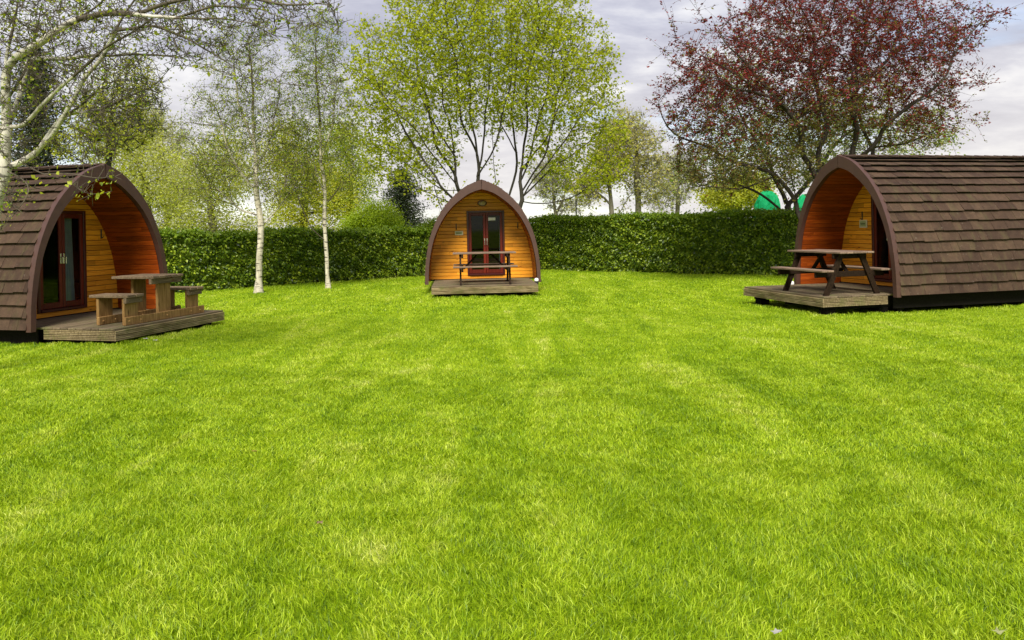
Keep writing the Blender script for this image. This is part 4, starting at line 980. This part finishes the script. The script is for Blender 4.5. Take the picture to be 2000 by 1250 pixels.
# hedges
def hedge(pts, h, th, label, dens=900, gap=None, hname='hedge'):
    P = [Vector((p[0], p[1], 0)) for p in pts]; root = empty(hname, tuple(P[0])); base = np.array(P[0])
    segs = []; tot = 0
    for a, b in zip(P[:-1], P[1:]): L = (b - a).length; segs.append((a, b, L, tot)); tot += L
    def frame(s):
        out = np.zeros((len(s), 3)); nr = np.zeros((len(s), 3))
        for a, b, L, o in segs:
            m = (s >= o) & (s <= o + L + 1e-6); u = ((s[m] - o) / L)[:, None]; out[m] = np.array(a) * (1 - u) + np.array(b) * u
            d = (b - a).normalized(); nr[m] = (d.y, -d.x, 0)
        return out, nr
    lump = lambda s, z: .05 * np.sin(s * 2.3 + 1.3 * np.sin(z * 3)) + .045 * np.sin(s * 4.1 + z * 13 + 2 * np.sin(s * 1.7)) + .035 * np.sin(s * 11.3 - z * 7.1) + .02 * np.sin(s * 23 + z * 17)
    P_, mi = [], []
    n = int(tot * h * dens)
    s = rng.uniform(0, tot, n); z = rng.uniform(.05, h, n); side = np.where(rng.uniform(size=n) < .72, 1, -1)
    dep = np.abs(rng.normal(0, .07, n)); c, nr = frame(s)
    w = (th / 2 + lump(s, z) - dep) * (.90 + .10 * np.clip(z / .5, 0, 1))
    q = c + nr * (w * side)[:, None]; q[:, 2] = z
    keep = np.ones(n, bool)
    if gap: keep = ~((s > gap[0]) & (z < .5 * (s - gap[0]) / (tot - gap[0]) ** 1.0 + .05 * np.sin(s * 9)) & (rng.uniform(size=n) < .6))
    P_.append(q[keep]); mi.append((rng.uniform(size=keep.sum()) < .03 + .07 * (z[keep] > h - .5) + .55 * (z[keep] > h - .16)).astype(int))  # young leaves crowd the top, painting in part of its light
    n = int(tot * th * dens * 1.3); s = rng.uniform(0, tot, n); x = rng.uniform(-1, 1, n) * th / 2; c, nr = frame(s)
    q = c + nr * x[:, None]; q[:, 2] = h + .04 * np.sin(s * 1.7) + .03 * np.sin(s * 6.3 + x * 5) + np.abs(rng.normal(0, .07, n)) - .05; P_.append(q); mi.append((rng.uniform(size=n) < .9).astype(int))
    n = int(tot * 4.5); s = rng.uniform(0, tot, n); x = rng.uniform(-1, 1, n) * th / 2; c, nr = frame(s); tip_ = rng.uniform(.05, .24, n) ** 1.0; k = 9
    u = np.tile(np.linspace(.1, 1, k), n); q = np.repeat(c + nr * x[:, None], k, 0); q[:, 2] = h + np.repeat(tip_, k) * u
    q[:, :2] += np.repeat(rng.normal(0, .25, (n, 2)) * tip_[:, None], k, 0) * u[:, None]; q += rng.normal(0, .012, q.shape); P_.append(q); mi.append(np.ones(len(q), int))
    pts_ = np.concatenate(P_); mi = np.concatenate(mi)
    v_, f_ = leaves(pts_ - base, .090, .6, .55, .35, .5)
    npmesh('foliage', v_, f_, [M['hedge'], M['hedge_new_lit']], root, np.tile(mi, 2))
    # twiggy core and stems
    mb = MB(); k = int(tot / .5)
    s = np.linspace(0, tot, k + 1); c, nr = frame(s); z0 = np.array([.12 if not gap or x < gap[0] else .12 + .5 * (x - gap[0]) / (tot - gap[0]) for x in s])
    vs = []
    for i in range(k + 1):
        for (sg, zz) in ((1, z0[i]), (1, h - .12), (-1, h - .12), (-1, z0[i])):
            p = c[i] + nr[i] * sg * (th / 2 - .17); vs.append((p[0] - base[0], p[1] - base[1], zz))
    fs = [(i * 4 + a, i * 4 + (a + 1) % 4, i * 4 + 4 + (a + 1) % 4, i * 4 + 4 + a) for i in range(k) for a in range(4)] + [(0, 1, 2, 3), (k * 4 + 3, k * 4 + 2, k * 4 + 1, k * 4)]
    mb.add(vs, fs)
    mb.build('core', M['hedge'], root)
    mb = MB(); s = .2
    V_ = []; Fv = []; off = 0
    while s < tot:
        c, nr = frame(np.array([s])); x, y = c[0][0] - base[0], c[0][1] - base[1]; hh = h * .7
        Q = np.array([(x, y, -.05), (x + rnd.uniform(-.10, .10), y + rnd.uniform(-.08, .08), hh * .3), (x + rnd.uniform(-.2, .2), y + rnd.uniform(-.1, .1), hh * .65), (x + rnd.uniform(-.3, .3), y, hh)])
        a_, b_ = tubes(Q, np.arange(4) - 1, np.array([.055, .042, .03, .015]) * rnd.uniform(.7, 1.3)); V_.append(a_); Fv.append(b_ + off); off += len(a_); s += rnd.uniform(.25, .5)
    npmesh('stems', np.concatenate(V_), np.concatenate(Fv), M['bark_dark'], root, smooth=True)
    tag(root, label, 'hedge', 'clipped hedges enclosing the lawn'); return root
hedge([(-15.5, 14.6), (-9.5, 20.6), (-2.7, 27.0)], 1.62, 1.0, 'clipped green hedge behind the two silver birches', 1500, gap=(13.2, 0))
hedge([(0.95, 28.9), (8.6, 22.4), (13.5, 18.2)], 1.93, 1.1, 'clipped green hedge running from the middle pod to the right pod', 1500)

# green netting over a frame behind the right hedge
def netting(px, D, wpx, ytop, label):
    b0 = (gx(px, D), D, 0); root = empty('net_cover', b0); r0 = wpx / F * D / 2; ht = at(px, ytop, D)[2]
    n, k = 26, 12; V_ = []
    for j in range(k + 1):
        u = j / k; z = ht * math.sin(u * math.pi / 2) ** .9; rr = r0 * max(0, math.cos(u * math.pi / 2)) ** .6
        for i in range(n):
            a = 2 * math.pi * i / n; w = 1 + .05 * math.sin(a * 5 + j) + rnd.uniform(-.03, .03); w += .07 * math.sin(a * 11 + 2 * math.sin(j * 1.7)); V_.append((rr * w * math.cos(a), rr * w * math.sin(a), z + rnd.uniform(-.05, .05)))
    mb = MB(); mb.add(V_, [(j * n + i, j * n + (i + 1) % n, (j + 1) * n + (i + 1) % n, (j + 1) * n + i) for j in range(k) for i in range(n)])
    mb.build('net', M['netting'], root)
    mb = MB()
    for a in (0, 1.57, 3.14, 4.71): mb.beam((r0 * .93 * math.cos(a), r0 * .93 * math.sin(a), 0), (r0 * .8 * math.cos(a), r0 * .8 * math.sin(a), ht * .55), .04, .04)
    mb.build('frame', M['frame_wood'], root); tag(root, label, 'net cover', 'green net covers beyond the right hedge')
netting(1500, 29.5, 62, 374, 'emerald green net cover above the hedge, seen left of the plum stem')
netting(1578, 31, 66, 380, 'emerald green net cover half hidden against the right pod arch')
# thin pole
D = 40
b0 = (gx(1126, D), D, 0); root = empty('lamp_post', b0); zt = at(1126, 386, D)[2]
mb = MB(); mb.lathe([(0, 0), (.09, 0), (.075, .4), (.045, .5), (.035, zt), (0, zt)], 10); mb.build('pole', M['black'], root)
mb = MB(); mb.lathe([(0, zt), (.05, zt), (.06, zt + .06), (.0, zt + .10)], 10); mb.build('pole_cap', M['black'], root)
tag(root, 'thin dark pole standing behind the right hedge near the middle pod', 'pole')

# fallen leaves and bits on the grass
def litter(px, py, sz, label, m_):
    a = (px - 1000) / F; b = -(py - 447) / F; c, s = math.cos(ROLL), math.sin(ROLL); dx = a * c - b * s; dz = a * s + b * c
    D = -(EYE - .045) / dz; loc = (dx * D, D, .045)
    mb = MB(); k = 9; P = [(0, 0, .004)]
    for i in range(k):
        an = 2 * math.pi * i / k; r = sz * (.5 if i % 2 else 1) * rnd.uniform(.75, 1.1); P.append((r * math.cos(an), r * math.sin(an) * .7, rnd.uniform(-.006, .012)))
    mb.add(P, [(0, i + 1, (i + 1) % k + 1) for i in range(k)]); o = mb.build('fallen_leaf', M[m_]); o.location = loc
    md = o.modifiers.new('thickness', 'SOLIDIFY'); md.thickness = .0015
    tag(o, label, 'leaf', 'fallen leaves on the lawn')
litter(1950, 1234, .028, 'pale green leaf lying on the grass at the bottom right corner', 'l_grey')
litter(1515, 1236, .024, 'dry whitish leaf on the grass at the bottom edge', 'bolt')
litter(284, 661, .055, 'whitish dry leaf on the grass below the left deck', 'bolt')
litter(303, 664, .045, 'curled pale leaf by the left deck, right of the whiter one', 'bolt')
litter(624, 1020, .022, 'brown withered leaf in the grass left of the centre foreground', 'weathered')
litter(497, 882, .024, 'small tan leaf on the lawn below the birches', 'bench_light')
